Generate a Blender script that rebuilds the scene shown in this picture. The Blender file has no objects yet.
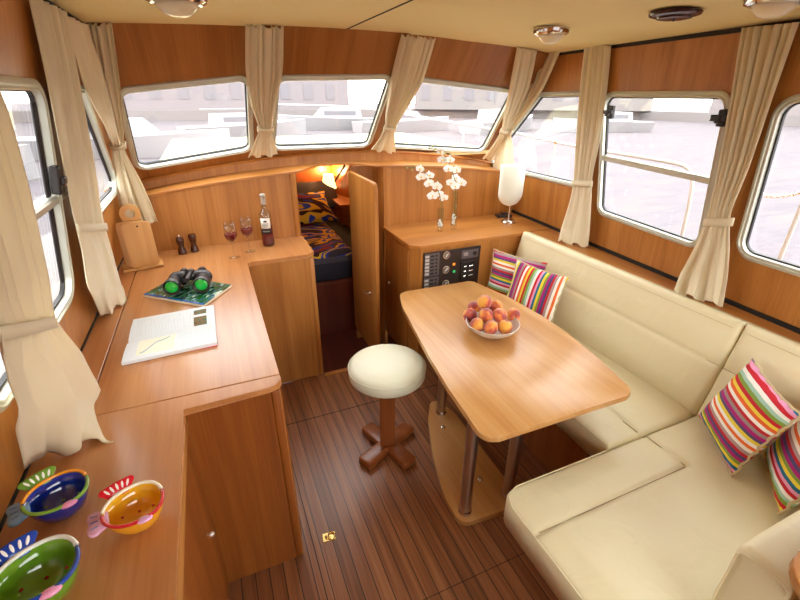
import bpy, bmesh, math, random
from mathutils import Vector, Matrix
random.seed(7)
C = bpy.context.scene.collection
PI = math.pi

# ---------------------------------------------------------------- camera
F, YAW, PIT, ROL, CH = 424.773, 0.409154, 0.4457, 0.00597155, 1.75
fwd = Vector((math.sin(YAW)*math.cos(PIT), math.cos(YAW)*math.cos(PIT), -math.sin(PIT)))
rt = Vector((math.cos(YAW), -math.sin(YAW), 0)); up = rt.cross(fwd)
rt2 = rt*math.cos(ROL)+up*math.sin(ROL); up2 = -rt*math.sin(ROL)+up*math.cos(ROL)
CAM = Vector((0, 0, CH))
cd = bpy.data.cameras.new('camera'); cam = bpy.data.objects.new('camera', cd); C.objects.link(cam)
cd.sensor_width = 36; cd.lens = F*36/800; cd.clip_start = .02; cd.clip_end = 500
M = Matrix((rt2, up2, -fwd)).transposed().to_4x4(); M.translation = CAM
cam.matrix_world = M
bpy.context.scene.camera = cam

def ray(x, y): return rt2*((x-400)/F) - up2*((y-300)/F) + fwd
def hit(x, y, n, p0):
    d = ray(x, y); n = Vector(n); return CAM + d*((Vector(p0)-CAM).dot(n)/d.dot(n))
def hy(x, y, Y): return hit(x, y, (0, 1, 0), (0, Y, 0))
def hx(x, y, X): return hit(x, y, (1, 0, 0), (X, 0, 0))
def hz(x, y, Z): return hit(x, y, (0, 0, 1), (0, 0, Z))

# ---------------------------------------------------------------- materials
def s2l(c):
    return tuple((v/12.92 if v <= .04045 else ((v+.055)/1.055)**2.4) for v in c)
def col(r, g, b): return s2l((r/255, g/255, b/255))+(1,)
def newmat(name):
    m = bpy.data.materials.new(name); m.use_nodes = True
    nt = m.node_tree; b = nt.nodes['Principled BSDF']; return m, nt, b
def plain(name, c, rough=.5, metal=0, spec=.5, **k):
    m, nt, b = newmat(name)
    b.inputs['Base Color'].default_value = col(*c); b.inputs['Roughness'].default_value = rough
    b.inputs['Metallic'].default_value = metal; b.inputs['Specular IOR Level'].default_value = spec
    for a, v in k.items(): b.inputs[a.replace('_', ' ')].default_value = v
    return m
def ramp(nt, stops, interp='LINEAR'):
    r = nt.nodes.new('ShaderNodeValToRGB'); r.color_ramp.interpolation = interp
    e = r.color_ramp.elements
    while len(e) > 1: e.remove(e[-1])
    e[0].position = stops[0][0]; e[0].color = stops[0][1]
    for p, c in stops[1:]:
        x = e.new(p); x.color = c
    return r
def wood(name, c1, c2, c3, grain='z', rough=.35, freq=14, coat=0, stave=0):
    m, nt, b = newmat(name); N = nt.nodes; L = nt.links
    tc = N.new('ShaderNodeTexCoord'); mp = N.new('ShaderNodeMapping')
    s = [freq, freq, freq]
    for g_ in grain: s['xyz'.index(g_)] = freq*.055
    mp.inputs['Scale'].default_value = s; L.new(tc.outputs['Object'], mp.inputs[0])
    n = N.new('ShaderNodeTexNoise'); n.inputs['Scale'].default_value = 1; n.inputs['Detail'].default_value = 5; n.inputs['Distortion'].default_value = .6
    L.new(mp.outputs[0], n.inputs[0])
    mp2 = N.new('ShaderNodeMapping'); s2 = [freq*9]*3
    for g_ in grain: s2['xyz'.index(g_)] = freq*.25
    mp2.inputs['Scale'].default_value = s2; L.new(tc.outputs['Object'], mp2.inputs[0])
    n2 = N.new('ShaderNodeTexNoise'); n2.inputs['Scale'].default_value = 1; n2.inputs['Detail'].default_value = 3
    L.new(mp2.outputs[0], n2.inputs[0])
    mx = N.new('ShaderNodeMix'); mx.data_type = 'FLOAT'; mx.inputs[0].default_value = .3
    L.new(n.outputs[0], mx.inputs[2]); L.new(n2.outputs[0], mx.inputs[3])
    r = ramp(nt, [(.3, col(*c3)), (.5, col(*c2)), (.68, col(*c1))])
    L.new(mx.outputs[0], r.inputs[0])
    L.new(r.outputs[0], b.inputs['Base Color'])
    b.inputs['Roughness'].default_value = rough
    if coat: b.inputs['Coat Weight'].default_value = coat; b.inputs['Coat Roughness'].default_value = .22
    return m
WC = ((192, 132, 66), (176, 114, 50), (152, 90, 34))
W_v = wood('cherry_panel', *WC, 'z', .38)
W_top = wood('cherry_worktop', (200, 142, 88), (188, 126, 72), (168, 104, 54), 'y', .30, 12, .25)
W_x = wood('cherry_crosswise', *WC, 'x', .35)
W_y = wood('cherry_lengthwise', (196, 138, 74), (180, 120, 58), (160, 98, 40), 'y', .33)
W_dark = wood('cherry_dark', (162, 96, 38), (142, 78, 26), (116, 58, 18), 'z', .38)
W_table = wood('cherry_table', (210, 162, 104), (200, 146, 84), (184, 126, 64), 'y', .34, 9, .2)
W_stool = wood('mahogany_stool', (156, 92, 46), (142, 78, 36), (122, 62, 26), 'z', .3)
W_beech = wood('beech', (222, 176, 112), (212, 160, 94), (196, 140, 76), 'z', .42)
W_mill = plain('mill_wood', (70, 34, 22), .25)
M_head = plain('headliner', (234, 220, 166), .8)
M_leather = None
def leather(name, c):
    m, nt, b = newmat(name); N = nt.nodes; L = nt.links
    b.inputs['Base Color'].default_value = col(*c); b.inputs['Roughness'].default_value = .42
    tc = N.new('ShaderNodeTexCoord'); n = N.new('ShaderNodeTexNoise'); n.inputs['Scale'].default_value = 350; n.inputs['Detail'].default_value = 2
    L.new(tc.outputs['Object'], n.inputs[0]); n3 = N.new('ShaderNodeTexNoise'); n3.inputs['Scale'].default_value = 7; n3.inputs['Detail'].default_value = 3; n3.inputs['Distortion'].default_value = 1.5
    L.new(tc.outputs['Object'], n3.inputs[0])
    bp = N.new('ShaderNodeBump'); bp.inputs['Strength'].default_value = .12; bp.inputs['Distance'].default_value = .002
    L.new(n.outputs[0], bp.inputs['Height'])
    b2 = N.new('ShaderNodeBump'); b2.inputs['Strength'].default_value = .35; b2.inputs['Distance'].default_value = .012
    L.new(n3.outputs[0], b2.inputs['Height']); L.new(bp.outputs[0], b2.inputs['Normal']); L.new(b2.outputs[0], b.inputs['Normal'])
    return m
M_leather = leather('cream_leather', (228, 218, 180))
M_vinyl = leather('stool_vinyl', (226, 226, 202))
def fabric(name, c, tr=.25):
    m, nt, b = newmat(name); N = nt.nodes; L = nt.links
    b.inputs['Base Color'].default_value = col(*c); b.inputs['Roughness'].default_value = .75; b.inputs['Sheen Weight'].default_value = .2
    t = N.new('ShaderNodeBsdfTranslucent'); t.inputs[0].default_value = col(*c)
    mx = N.new('ShaderNodeMixShader'); mx.inputs[0].default_value = tr
    tc = N.new('ShaderNodeTexCoord'); w = N.new('ShaderNodeTexWave'); w.bands_direction = 'Z'; w.inputs['Scale'].default_value = 90; w.inputs['Distortion'].default_value = 2
    L.new(tc.outputs['Object'], w.inputs[0]); bp = N.new('ShaderNodeBump'); bp.inputs['Strength'].default_value = .12; bp.inputs['Distance'].default_value = .001
    L.new(w.outputs[0], bp.inputs['Height']); L.new(bp.outputs[0], b.inputs['Normal'])
    o = N['Material Output']; L.new(b.outputs[0], mx.inputs[1]); L.new(t.outputs[0], mx.inputs[2]); L.new(mx.outputs[0], o.inputs[0])
    return m
M_curt = fabric('curtain_cloth', (234, 222, 192), .2)
M_shade = fabric('lampshade_cloth', (246, 246, 238), .35)
M_alu = plain('window_aluminium', (208, 210, 198), .35, .35)
M_rub = plain('rubber_black', (28, 22, 24), .5)
M_black = plain('black_gap', (22, 14, 12), .7)
M_blackp = plain('black_plastic', (34, 28, 30), .35)
M_chrome = plain('chrome', (220, 214, 210), .12, 1)
M_steel = plain('brushed_tube', (206, 190, 178), .34, 1)
M_brass = plain('brass', (222, 190, 120), .2, 1)
M_white = plain('white_gloss', (245, 244, 240), .3)
def glassy(name, tint=(1, 1, 1, 1), w=.9):
    m, nt, b = newmat(name); N = nt.nodes; L = nt.links; N.remove(b)
    t = N.new('ShaderNodeBsdfTransparent'); t.inputs[0].default_value = tint
    g = N.new('ShaderNodeBsdfGlossy'); g.inputs['Roughness'].default_value = .02
    lw = N.new('ShaderNodeLayerWeight'); pw = N.new('ShaderNodeMath'); pw.operation = 'POWER'; pw.inputs[1].default_value = 4; L.new(lw.outputs['Facing'], pw.inputs[0])
    f = N.new('ShaderNodeMath'); f.operation = 'MULTIPLY_ADD'; f.inputs[1].default_value = .5; f.inputs[2].default_value = .035; L.new(pw.outputs[0], f.inputs[0])
    mx = N.new('ShaderNodeMixShader'); L.new(f.outputs[0], mx.inputs[0]); L.new(t.outputs[0], mx.inputs[1]); L.new(g.outputs[0], mx.inputs[2])
    L.new(mx.outputs[0], N['Material Output'].inputs[0]); return m
M_pane = glassy('window_glass', (.97, .97, .98, 1))
M_glass = glassy('clear_glass', (.93, .95, .95, 1))
M_wine = plain('red_wine', (110, 14, 26), .08)
# teak and black caulk sole
def planks():
    m, nt, b = newmat('teak_sole'); N = nt.nodes; L = nt.links
    tc = N.new('ShaderNodeTexCoord'); sp = N.new('ShaderNodeSeparateXYZ'); L.new(tc.outputs['Object'], sp.inputs[0])
    def ma(op, a, bb=None, c=None):
        n = N.new('ShaderNodeMath'); n.operation = op
        for i, v in enumerate((a, bb, c)):
            if v is None: continue
            if isinstance(v, (int, float)): n.inputs[i].default_value = v
            else: L.new(v, n.inputs[i])
        return n.outputs[0]
    q = ma('DIVIDE', ma('SUBTRACT', sp.outputs[0], .0033), .0543)
    fr = ma('FRACT', q); idx = ma('FLOOR', q)
    line = ma('LESS_THAN', ma('ABSOLUTE', ma('SUBTRACT', fr, .5)), .5-.032)   # 1 on plank
    wn = N.new('ShaderNodeTexWhiteNoise'); wn.noise_dimensions = '1D'; L.new(idx, wn.inputs[1])
    mp = N.new('ShaderNodeMapping'); mp.inputs['Scale'].default_value = (60, 2.2, 60); L.new(tc.outputs['Object'], mp.inputs[0])
    cmb = N.new('ShaderNodeVectorMath'); cmb.operation = 'ADD'; L.new(mp.outputs[0], cmb.inputs[0]); L.new(wn.outputs[1], cmb.inputs[1])
    n = N.new('ShaderNodeTexNoise'); n.inputs['Scale'].default_value = 1; n.inputs['Detail'].default_value = 5; L.new(cmb.outputs[0], n.inputs[0])
    v = ma('ADD', ma('MULTIPLY', n.outputs[0], .78), ma('MULTIPLY', wn.outputs[0], .22))
    r = ramp(nt, [(.3, col(112, 68, 40)), (.5, col(138, 86, 52)), (.72, col(166, 110, 70))]); L.new(v, r.inputs[0])
    mx = N.new('ShaderNodeMix'); mx.data_type = 'RGBA'; mx.inputs[6].default_value = col(30, 24, 24)
    L.new(line, mx.inputs[0]); L.new(r.outputs[0], mx.inputs[7]); L.new(mx.outputs[2], b.inputs['Base Color'])
    b.inputs['Roughness'].default_value = .36
    return m
M_sole = planks()
STR = [(250, 248, 240), (236, 214, 60), (92, 70, 120), (176, 20, 120), (160, 140, 140), (196, 20, 40), (250, 248, 244), (236, 106, 36), (240, 214, 70),
       (200, 22, 40), (132, 160, 62), (168, 208, 190), (250, 248, 244), (200, 20, 40), (236, 160, 200), (20, 112, 150), (238, 218, 60), (134, 158, 62),
       (178, 24, 124), (80, 72, 124), (196, 20, 40), (176, 150, 150), (250, 246, 240), (238, 110, 40)]
def stripes(name, axis, phase=0):
    m, nt, b = newmat(name); N = nt.nodes; L = nt.links
    tc = N.new('ShaderNodeTexCoord'); sp = N.new('ShaderNodeSeparateXYZ'); L.new(tc.outputs['Object'], sp.inputs[0])
    a = N.new('ShaderNodeMath'); a.operation = 'MULTIPLY_ADD'; a.inputs[1].default_value = 1/.31; a.inputs[2].default_value = 3.5+phase
    L.new(sp.outputs[axis], a.inputs[0]); f = N.new('ShaderNodeMath'); f.operation = 'FRACT'; L.new(a.outputs[0], f.inputs[0])
    r = ramp(nt, [(i/len(STR), col(*c)) for i, c in enumerate(STR)], 'CONSTANT'); L.new(f.outputs[0], r.inputs[0])
    L.new(r.outputs[0], b.inputs['Base Color']); b.inputs['Roughness'].default_value = .8
    return m

# ---------------------------------------------------------------- mesh helpers
def obj(name, bm, mat, parent=None, smooth=False, mods=None):
    me = bpy.data.meshes.new(name); bmesh.ops.recalc_face_normals(bm, faces=bm.faces); bm.to_mesh(me); bm.free()
    if mat: me.materials.append(mat)
    o = bpy.data.objects.new(name, me); C.objects.link(o)
    if parent: o.parent = parent
    if smooth:
        for p in me.polygons: p.use_smooth = True
        if smooth != 'all':
            try: me.set_sharp_from_angle(angle=math.radians(smooth if smooth is not True else 40))
            except Exception: pass
    return o
def tag(o, label=None, cat=None, group=None, kind=None):
    if label: o['label'] = label
    if cat: o['category'] = cat
    if group: o['group'] = group
    if kind: o['kind'] = kind
    return o
def empty(name, loc=(0, 0, 0), rz=0):
    o = bpy.data.objects.new(name, None); C.objects.link(o); o.empty_display_size = .05
    o.location = loc; o.rotation_euler = (0, 0, rz); return o
def centre(o):
    """move a top-level mesh's origin to the middle of its base"""
    me = o.data; xs = [v.co for v in me.vertices]
    c = Vector(((min(v.x for v in xs)+max(v.x for v in xs))/2, (min(v.y for v in xs)+max(v.y for v in xs))/2, min(v.z for v in xs)))
    for v in me.vertices: v.co -= c
    o.location = o.location+c; return o
def bm0(): return bmesh.new()
def box(bm, x0, x1, y0, y1, z0, z1, bev=0, seg=2, mat=None):
    r = bmesh.ops.create_cube(bm, size=1); vs = r['verts']
    for v in vs:
        v.co = Vector((x0+(v.co.x+.5)*(x1-x0), y0+(v.co.y+.5)*(y1-y0), z0+(v.co.z+.5)*(z1-z0)))
    if bev:
        es = list({e for v in vs for e in v.link_edges})
        r = bmesh.ops.bevel(bm, geom=es, offset=bev, segments=seg, affect='EDGES', profile=.5); vs = list({v for f in r['faces'] for v in f.verts} | {v for v in vs if v.is_valid})
    if mat: bmesh.ops.transform(bm, matrix=mat, verts=vs)
    return vs
def boxo(name, b, mat, parent=None, bev=0, kind=None):
    bm = bm0(); box(bm, *b, bev=bev); o = obj(name, bm, mat, parent)
    if kind: o['kind'] = kind
    return o
def rpoly(pts, rs, seg=6):
    """rounded polygon"""
    out = []; n = len(pts)
    if not isinstance(rs, (list, tuple)): rs = [rs]*n
    for i in range(n):
        p = Vector(pts[i]); a = Vector(pts[i-1]); b = Vector(pts[(i+1) % n]); r = rs[i]
        if r <= 0: out.append(p); continue
        u = (a-p).normalized(); v = (b-p).normalized()
        ang = math.acos(max(-1, min(1, u.dot(v)))); d = r/math.tan(ang/2)
        c = p+(u+v).normalized()*(r/math.sin(ang/2))
        s = p+u*d-c; e = p+v*d-c
        a0 = math.atan2(s.y, s.x); a1 = math.atan2(e.y, e.x)
        da = (a1-a0+PI) % (2*PI)-PI
        for k in range(seg+1):
            t = a0+da*k/seg; out.append(c+Vector((math.cos(t), math.sin(t)))*r)
    return out
def offset_poly(pts, o):
    """grow a convex polygon (list of 2D) outward by o"""
    n = len(pts); P = [Vector(p) for p in pts]
    A = sum(P[i].x*P[(i+1) % n].y-P[(i+1) % n].x*P[i].y for i in range(n))
    s = 1 if A > 0 else -1; L = []
    for i in range(n):
        d = (P[(i+1) % n]-P[i]).normalized(); nn = Vector((d.y, -d.x))*s
        L.append((P[i]+nn*o, d))
    out = []
    for i in range(n):
        p, d = L[i-1]; q, e = L[i]; cr = d.x*e.y-d.y*e.x; t = ((q-p).x*e.y-(q-p).y*e.x)/cr
        out.append(p+d*t)
    return out
def prism(bm, pts, z0, z1, mat=None, bev=0):
    lo = [bm.verts.new((p[0], p[1], z0)) for p in pts]; hi = [bm.verts.new((p[0], p[1], z1)) for p in pts]; n = len(pts)
    bm.faces.new(lo[::-1]); tf = bm.faces.new(hi)
    for i in range(n): bm.faces.new((lo[i], lo[(i+1) % n], hi[(i+1) % n], hi[i]))
    if bev:
        es = [bm.edges.get((hi[i], hi[(i+1) % n])) for i in range(n)]+[bm.edges.get((lo[i], lo[(i+1) % n])) for i in range(n)]
        r = bmesh.ops.bevel(bm, geom=es, offset=bev, segments=2, affect='EDGES', profile=.5)
        vs = [v for v in set(v for f in r['faces'] for v in f.verts)]
        if mat is not None: bmesh.ops.transform(bm, matrix=mat, verts=list(set(vs) | {v for v in lo+hi if v.is_valid}))
        return
    if mat is not None: bmesh.ops.transform(bm, matrix=mat, verts=lo+hi)
def lathe(bm, prof, c=(0, 0, 0), seg=32, sx=1, sy=1):
    rings = []
    for r, z in prof:
        if r < 1e-6: rings.append([bm.verts.new((c[0], c[1], c[2]+z))])
        else: rings.append([bm.verts.new((c[0]+sx*r*math.cos(2*PI*k/seg), c[1]+sy*r*math.sin(2*PI*k/seg), c[2]+z)) for k in range(seg)])
    for a, b in zip(rings, rings[1:]):
        if len(a) == 1 and len(b) == 1: continue
        for k in range(seg):
            k2 = (k+1) % seg
            if len(a) == 1: bm.faces.new((a[0], b[k2], b[k]))
            elif len(b) == 1: bm.faces.new((a[k], a[k2], b[0]))
            else: bm.faces.new((a[k], a[k2], b[k2], b[k]))
    for R in (rings[0], rings[-1]):
        if len(R) > 1 and prof[0] != prof[-1]:
            pass
    return rings
def lathec(bm, prof, c=(0, 0, 0), seg=32, **k):
    """closed lathe: caps on the axis"""
    p = list(prof)
    if p[0][0] > 1e-6: p = [(0, p[0][1])]+p
    if p[-1][0] > 1e-6: p = p+[(0, p[-1][1])]
    return lathe(bm, p, c, seg, **k)
def tube(bm, pts, r, seg=10, cap=True):
    P = [Vector(p) for p in pts]; rings = []; n0 = None
    R = r if isinstance(r, (list, tuple)) else [r]*len(P)
    for i, p in enumerate(P):
        t = (P[min(i+1, len(P)-1)]-P[max(i-1, 0)]).normalized()
        if n0 is None: n0 = t.orthogonal().normalized()
        n0 = (n0-t*n0.dot(t)).normalized(); b = t.cross(n0)
        rings.append([bm.verts.new(p+(n0*math.cos(2*PI*k/seg)+b*math.sin(2*PI*k/seg))*R[i]) for k in range(seg)])
    for a, b in zip(rings, rings[1:]):
        for k in range(seg): bm.faces.new((a[k], a[(k+1) % seg], b[(k+1) % seg], b[k]))
    if cap: bm.faces.new(rings[0][::-1]); bm.faces.new(rings[-1])
def ball(bm, c, r, seg=16, sc=(1, 1, 1)):
    bmesh.ops.create_uvsphere(bm, u_segments=seg, v_segments=seg*3//4, radius=1, matrix=Matrix.Translation(c) @ Matrix.Diagonal((r*sc[0], r*sc[1], r*sc[2], 1)))
def grid(bm, nu, nv, f, flip=False):
    V = [[bm.verts.new(f(i/nu, j/nv)) for j in range(nv+1)] for i in range(nu+1)]
    for i in range(nu):
        for j in range(nv):
            q = (V[i][j], V[i+1][j], V[i+1][j+1], V[i][j+1]); bm.faces.new(q[::-1] if flip else q)
    return V
def sm(a, b, x):
    t = max(0, min(1, (x-a)/(b-a))); return t*t*(3-2*t)

# ---------------------------------------------------------------- the hull shell
def zc(x): return 2.056-.045*((x-.87)/1.25)**2       # cambered headliner
def zs(x): return 1.325-.062*(x-.87)**2               # cambered ledge on the bulkhead
def zl(x): return 1.40-(.068 if x < .9 else .085)*(x-.9)**2   # window sill
def yr(x): return 3.10-.04*((x-.87)/1.25)**2+.17*sm(1.6, 2.3, x)
def yt(x): return 2.4+.18*sm(1.1, 2.14, x)
def sm(a, b, x):
    t = max(0, min(1, (x-a)/(b-a))); return t*t*(3-2*t)

class Plane:
    def __init__(s, o, u, vhint, inward):
        s.o = Vector(o); s.u = Vector(u).normalized(); v = Vector(vhint); s.v = (v-s.u*v.dot(s.u)).normalized()
        s.n = s.u.cross(s.v)
        if s.n.dot(Vector(inward)) < 0: s.n = -s.n
    def px(s, x, y, off=0):
        return hit(x, y, s.n, s.o+s.n*off)
    def uv(s, p):
        d = p-s.o; return Vector((d.dot(s.u), d.dot(s.v)))
    def at(s, q, h=0): return s.o+s.u*q[0]+s.v*q[1]+s.n*h
left = Plane((-.56, 0, .885), (0, 1, 0), (.19, 0, 1.131), (1, 0, 0))
_b0, _b1 = Vector((2.09, .5, .885)), Vector((2.27, 2.87, .885))
right = Plane(_b0, _b1-_b0, Vector((2.10, 1.7, 2.0))-_b0.lerp(_b1, 1.2/2.37), (-1, 0, 0))
def shield(xb0, xb1, xt0, xt1):
    b0 = Vector((xb0, yr(xb0)+.012, zl(xb0))); b1 = Vector((xb1, yr(xb1)+.012, zl(xb1)))
    t0 = Vector((xt0, yt(xt0), zc(xt0))); t1 = Vector((xt1, yt(xt1), zc(xt1)))
    p = Plane(b0, b1-b0, (t0+t1)/2-(b0+b1)/2, (0, -1, .2)); p.c = [b0, b1, t1, t0]; return p
shL = shield(-.52, .335, -.40, .335); shC = shield(.335, 1.17, .335, 1.09); shR = shield(1.17, 2.29, 1.09, 2.14)

def wall_mesh(name, pl, outer, holes, th, mat):
    """flat wall with window holes"""
    bm = bm0(); loops = [outer]+holes; F_, B_ = [], []
    for lp in loops:
        F_.append([bm.verts.new(pl.at(q)) for q in lp]); B_.append([bm.verts.new(pl.at(q, -th)) for q in lp])
    for S, nn in ((F_, pl.n), (B_, -pl.n)):
        es = []
        for l in S:
            for i in range(len(l)): es.append(bm.edges.new((l[i], l[(i+1) % len(l)])))
        bmesh.ops.triangle_fill(bm, use_beauty=True, use_dissolve=False, edges=es, normal=nn)
    for a, b in zip(F_, B_):
        for i in range(len(a)): bm.faces.new((a[i], a[(i+1) % len(a)], b[(i+1) % len(a)], b[i]))
    o = obj(name, bm, mat); o['kind'] = 'structure'; return o
def ring(bm, pl, poly, r, prof, seg=6):
    loops = []
    for off, h in prof:
        P = rpoly(offset_poly(poly, off), max(.004, r+off), seg)
        loops.append([bm.verts.new(pl.at(q, h)) for q in P])
    for a, b in zip(loops, loops[1:]):
        n = len(a)
        for i in range(n): bm.faces.new((a[i], a[(i+1) % n], b[(i+1) % n], b[i]))
WN = [0]
def window(pl, pxs, r, hole_list, mullion=None, latches=(), fr=.029):
    """pxs: corners of the clear glass; returns the window thing"""
    WN[0] += 1
    poly = [pl.uv(pl.px(*p)) for p in pxs]
    hole_list.append(rpoly(offset_poly(poly, .012), r+.012))
    w = empty('window_%d' % WN[0]); w['kind'] = 'structure'
    bm = bm0(); ring(bm, pl, poly, r, [(fr, -.002), (fr, .010), (fr-.006, .015), (fr-.014, .017), (fr-.018, .012), (.010, .012), (.004, .016), (0, .014), (0, -.018), (.014, -.020)])
    obj('window_frame', bm, M_alu, w, 30)
    bm = bm0(); ring(bm, pl, poly, r-.003, [(0, -.006), (-.006, -.006), (-.006, -.018), (0, -.018)])
    obj('rubber_gasket', bm, M_rub, w)
    bm = bm0(); P = rpoly(offset_poly(poly, -.002), r)
    prism(bm, [(q.x, q.y) for q in P], -.016, -.012, Matrix((pl.u, pl.v, pl.n)).transposed().to_4x4())
    for v in bm.verts: v.co += pl.o
    obj('glass_pane', bm, M_pane, w)
    if mullion:
        a, b = [pl.uv(pl.px(*p)) for p in mullion]
        bm = bm0(); d = (b-a).normalized(); n = Vector((-d.y, d.x))
        def q(p, s, h): return bm.verts.new(pl.at(p+n*s, h))
        prof = [(-.015, -.02), (-.015, .006), (-.008, .012), (.008, .012), (.015, .006), (.015, -.02)]
        A = [q(a, *k) for k in prof]; B = [q(b, *k) for k in prof]
        for i in range(6): bm.faces.new((A[i], A[(i+1) % 6], B[(i+1) % 6], B[i]))
        obj('mullion', bm, M_alu, w)
    for x, y, s in latches:
        c = pl.px(x, y, .02); bm = bm0()
        X = Matrix((pl.u, pl.v, pl.n)).transposed().to_4x4(); X.translation = c
        box(bm, -.02, .02, -.035, .035, -.012, .012, .006, 2, X)
        box(bm, -.012, .012, -.02, .012, .0, .035, .004, 2, X)
        box(bm, -.03*s, .03*s+.0001, -.008, .01, .015, .03, .004, 2, X)
        obj('window_latch', bm, M_blackp, w)
    return w

hl, hr = [], []
w1 = window(left, [(-62, 84), (37, 90), (72, 262), (18, 362), (-180, 560)][:3]+[(46, 314), (-150, 560)], .05, hl, ((-60, 268), (67, 191)), [(56, 178, 1)]) if False else None
def lp(y, z): # point on the left wall plane, as its own (u, v)
    x = -.56+.19*(z-.885)/1.131; return left.uv(Vector((x, y, z)))
def window_uv(pl, poly, r, holes, mull=None, latches=(), fr=.029):
    """same, corners given on the plane"""
    P = [pl.at(q) for q in poly]
    def tp(p):
        d = p-CAM; return (400+F*d.dot(rt2)/d.dot(fwd), 300-F*d.dot(up2)/d.dot(fwd))
    return window(pl, [tp(p) for p in P], r, holes, [tp(pl.at(q)) for q in mull] if mull else None, latches, fr)
# port side: sliding window then small raked window
c_tr = left.uv(left.px(37, 90)); c_br = left.uv(left.px(67, 284))
m1 = left.uv(left.px(66, 191)); y0w = 1.0
w1 = window_uv(left, [(y0w, c_tr.y), (c_tr.x, c_tr.y), (c_br.x+.01, c_br.y-.03), (y0w, c_br.y-.03)], .055, hl, [(y0w, m1.y), (m1.x+.01, m1.y)])
a = left.uv(left.px(81, 93)); b_ = left.uv(left.px(116, 187)); 
w2 = window_uv(left, [(2.02, a.y), (a.x, a.y), (b_.x, b_.y), (2.02, b_.y)], .04, hl)
# windscreen
hL, hC, hR = [], [], []
w3 = window(shL, [(121, 92), (246, 79), (249, 148), (139, 167)], .045, hL)
w4 = window(shC, [(279, 79), (389, 78), (367, 144), (275, 147)], .04, hC)
w5 = window(shR, [(405, 79), (512, 92), (482, 150), (380, 144)], .04, hR)
# starboard
w6 = window(right, [(541, 97), (589, 96), (580, 184), (490, 163)], .035, hr)
w7 = window(right, [(607, 97), (728, 98), (698, 244), (601, 210)], .045, hr, ((601, 157), (715, 182)), [(611, 112, 1), (723, 118, -1)])
q1 = right.uv(right.px(785, 102)); q2 = right.uv(right.px(742, 251))
w8 = window_uv(right, [(q1.x, q1.y), (q2.x, q2.y), (-.1, q2.y), (-.1, q1.y)], .055, hr)
# black runners on the port sliding window
bm = bm0()
for k in (0, .018):
    tube(bm, [left.at((c_tr.x-.03-k, c_tr.y-.03), -.004), left.at((c_br.x-.02-k, c_br.y+.02), -.004)], .0045, 8)
obj('sliding_runner', bm, M_rub, w1)
bm = bm0(); X = Matrix((left.u, left.v, left.n)).transposed().to_4x4(); X.translation = left.px(57, 180, .018)
box(bm, -.022, .022, -.042, .042, -.014, .012, .006, 2, X); box(bm, -.01, .022, -.012, .012, .006, .022, .004, 2, X)
obj('window_latch', bm, M_blackp, w1)

wall_mesh('wall_port', left, [(-1.0, -1.05), (3.10, -1.05), (3.10, .37), (2.43, 1.16), (-1.0, 1.16)], hl, .018, W_v)
wall_mesh('wall_starboard', right, [(-1.6, -1.05), (2.80, -1.05), (2.78, .36), (2.13, 1.16), (-1.6, 1.16)], hr, .018, W_v)
for nm, s, h in (('wall_front_port', shL, hL), ('wall_front_centre', shC, hC), ('wall_front_starboard', shR, hR)):
    o4 = [s.uv(p) for p in s.c]; e = .0
    o4 = [o4[0]+Vector((e, -.03)), o4[1]+Vector((e, -.03)), o4[2]+Vector((0, .04)), o4[3]+Vector((0, .04))]
    wall_mesh(nm, s, o4, h, .018, wood('cherry_front_'+nm[-5:].strip('_'), (176, 118, 60), (160, 102, 46), (140, 84, 32), 'yz', .4))

# headliner
bm = bm0()
def cf(z): return lambda u, v: Vector((-.62+2.95*u, -1.0+(yt(-.62+2.95*u)+1.03)*v, zc(-.62+2.95*u)+z))
grid(bm, 24, 2, cf(0)); grid(bm, 24, 2, cf(.05), True)
bmesh.ops.bridge_loops(bm, edges=[e for e in bm.edges if e.is_boundary])
o = obj('ceiling', bm, M_head, None, True); o['kind'] = 'structure'
bm = bm0(); grid(bm, 1, 1, lambda u, v: Vector((.738+.008*u, -1.0+3.4*v, zc(.74)-.002)))
for v in list(bm.verts): pass
r = bmesh.ops.extrude_face_region(bm, geom=bm.faces[:]); bmesh.ops.translate(bm, vec=(0, 0, .004), verts=[x for x in r['geom'] if isinstance(x, bmesh.types.BMVert)])
o = obj('trim_1', bm, M_black); o['kind'] = 'structure'
def strip_along(name, f, n, w, h, mat):
    bm = bm0(); R = []
    for i in range(n+1):
        p, a, b = f(i/n); R.append([bm.verts.new(p), bm.verts.new(p+a*w), bm.verts.new(p+a*w+b*h), bm.verts.new(p+b*h)])
    for A, B in zip(R, R[1:]):
        for k in range(4): bm.faces.new((A[k], A[(k+1) % 4], B[(k+1) % 4], B[k]))
    bm.faces.new(R[0][::-1]); bm.faces.new(R[-1])
    o = obj(name, bm, mat); o['kind'] = 'structure'; return o
def f(t):
    u = -.6+t*2.55; p = right.at((u, 0)); v = (zc(2.1)-.885)/right.v.z; return right.at((u, v-.018), -.002), right.n, Vector((0, 0, 1))
strip_along('trim_2', f, 1, .01, .018, M_black)
def f(t):
    u = -1.+t*3.38; v = (zc(-.37)-.885)/left.v.z; return left.at((u, v-.012), -.002), left.n, Vector((0, 0, 1))
strip_along('trim_3', f, 1, .008, .012, M_black)
def f(t):
    u = -.6+t*2.98; return right.at((u, .0), -.002), right.n, right.v
strip_along('trim_4', f, 1, .012, .020, M_black)
def f(t):
    return left.at((-1+3.8*t, 0), -.002), left.n, left.v
strip_along('trim_5', f, 1, .008, .008, M_black)

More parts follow.
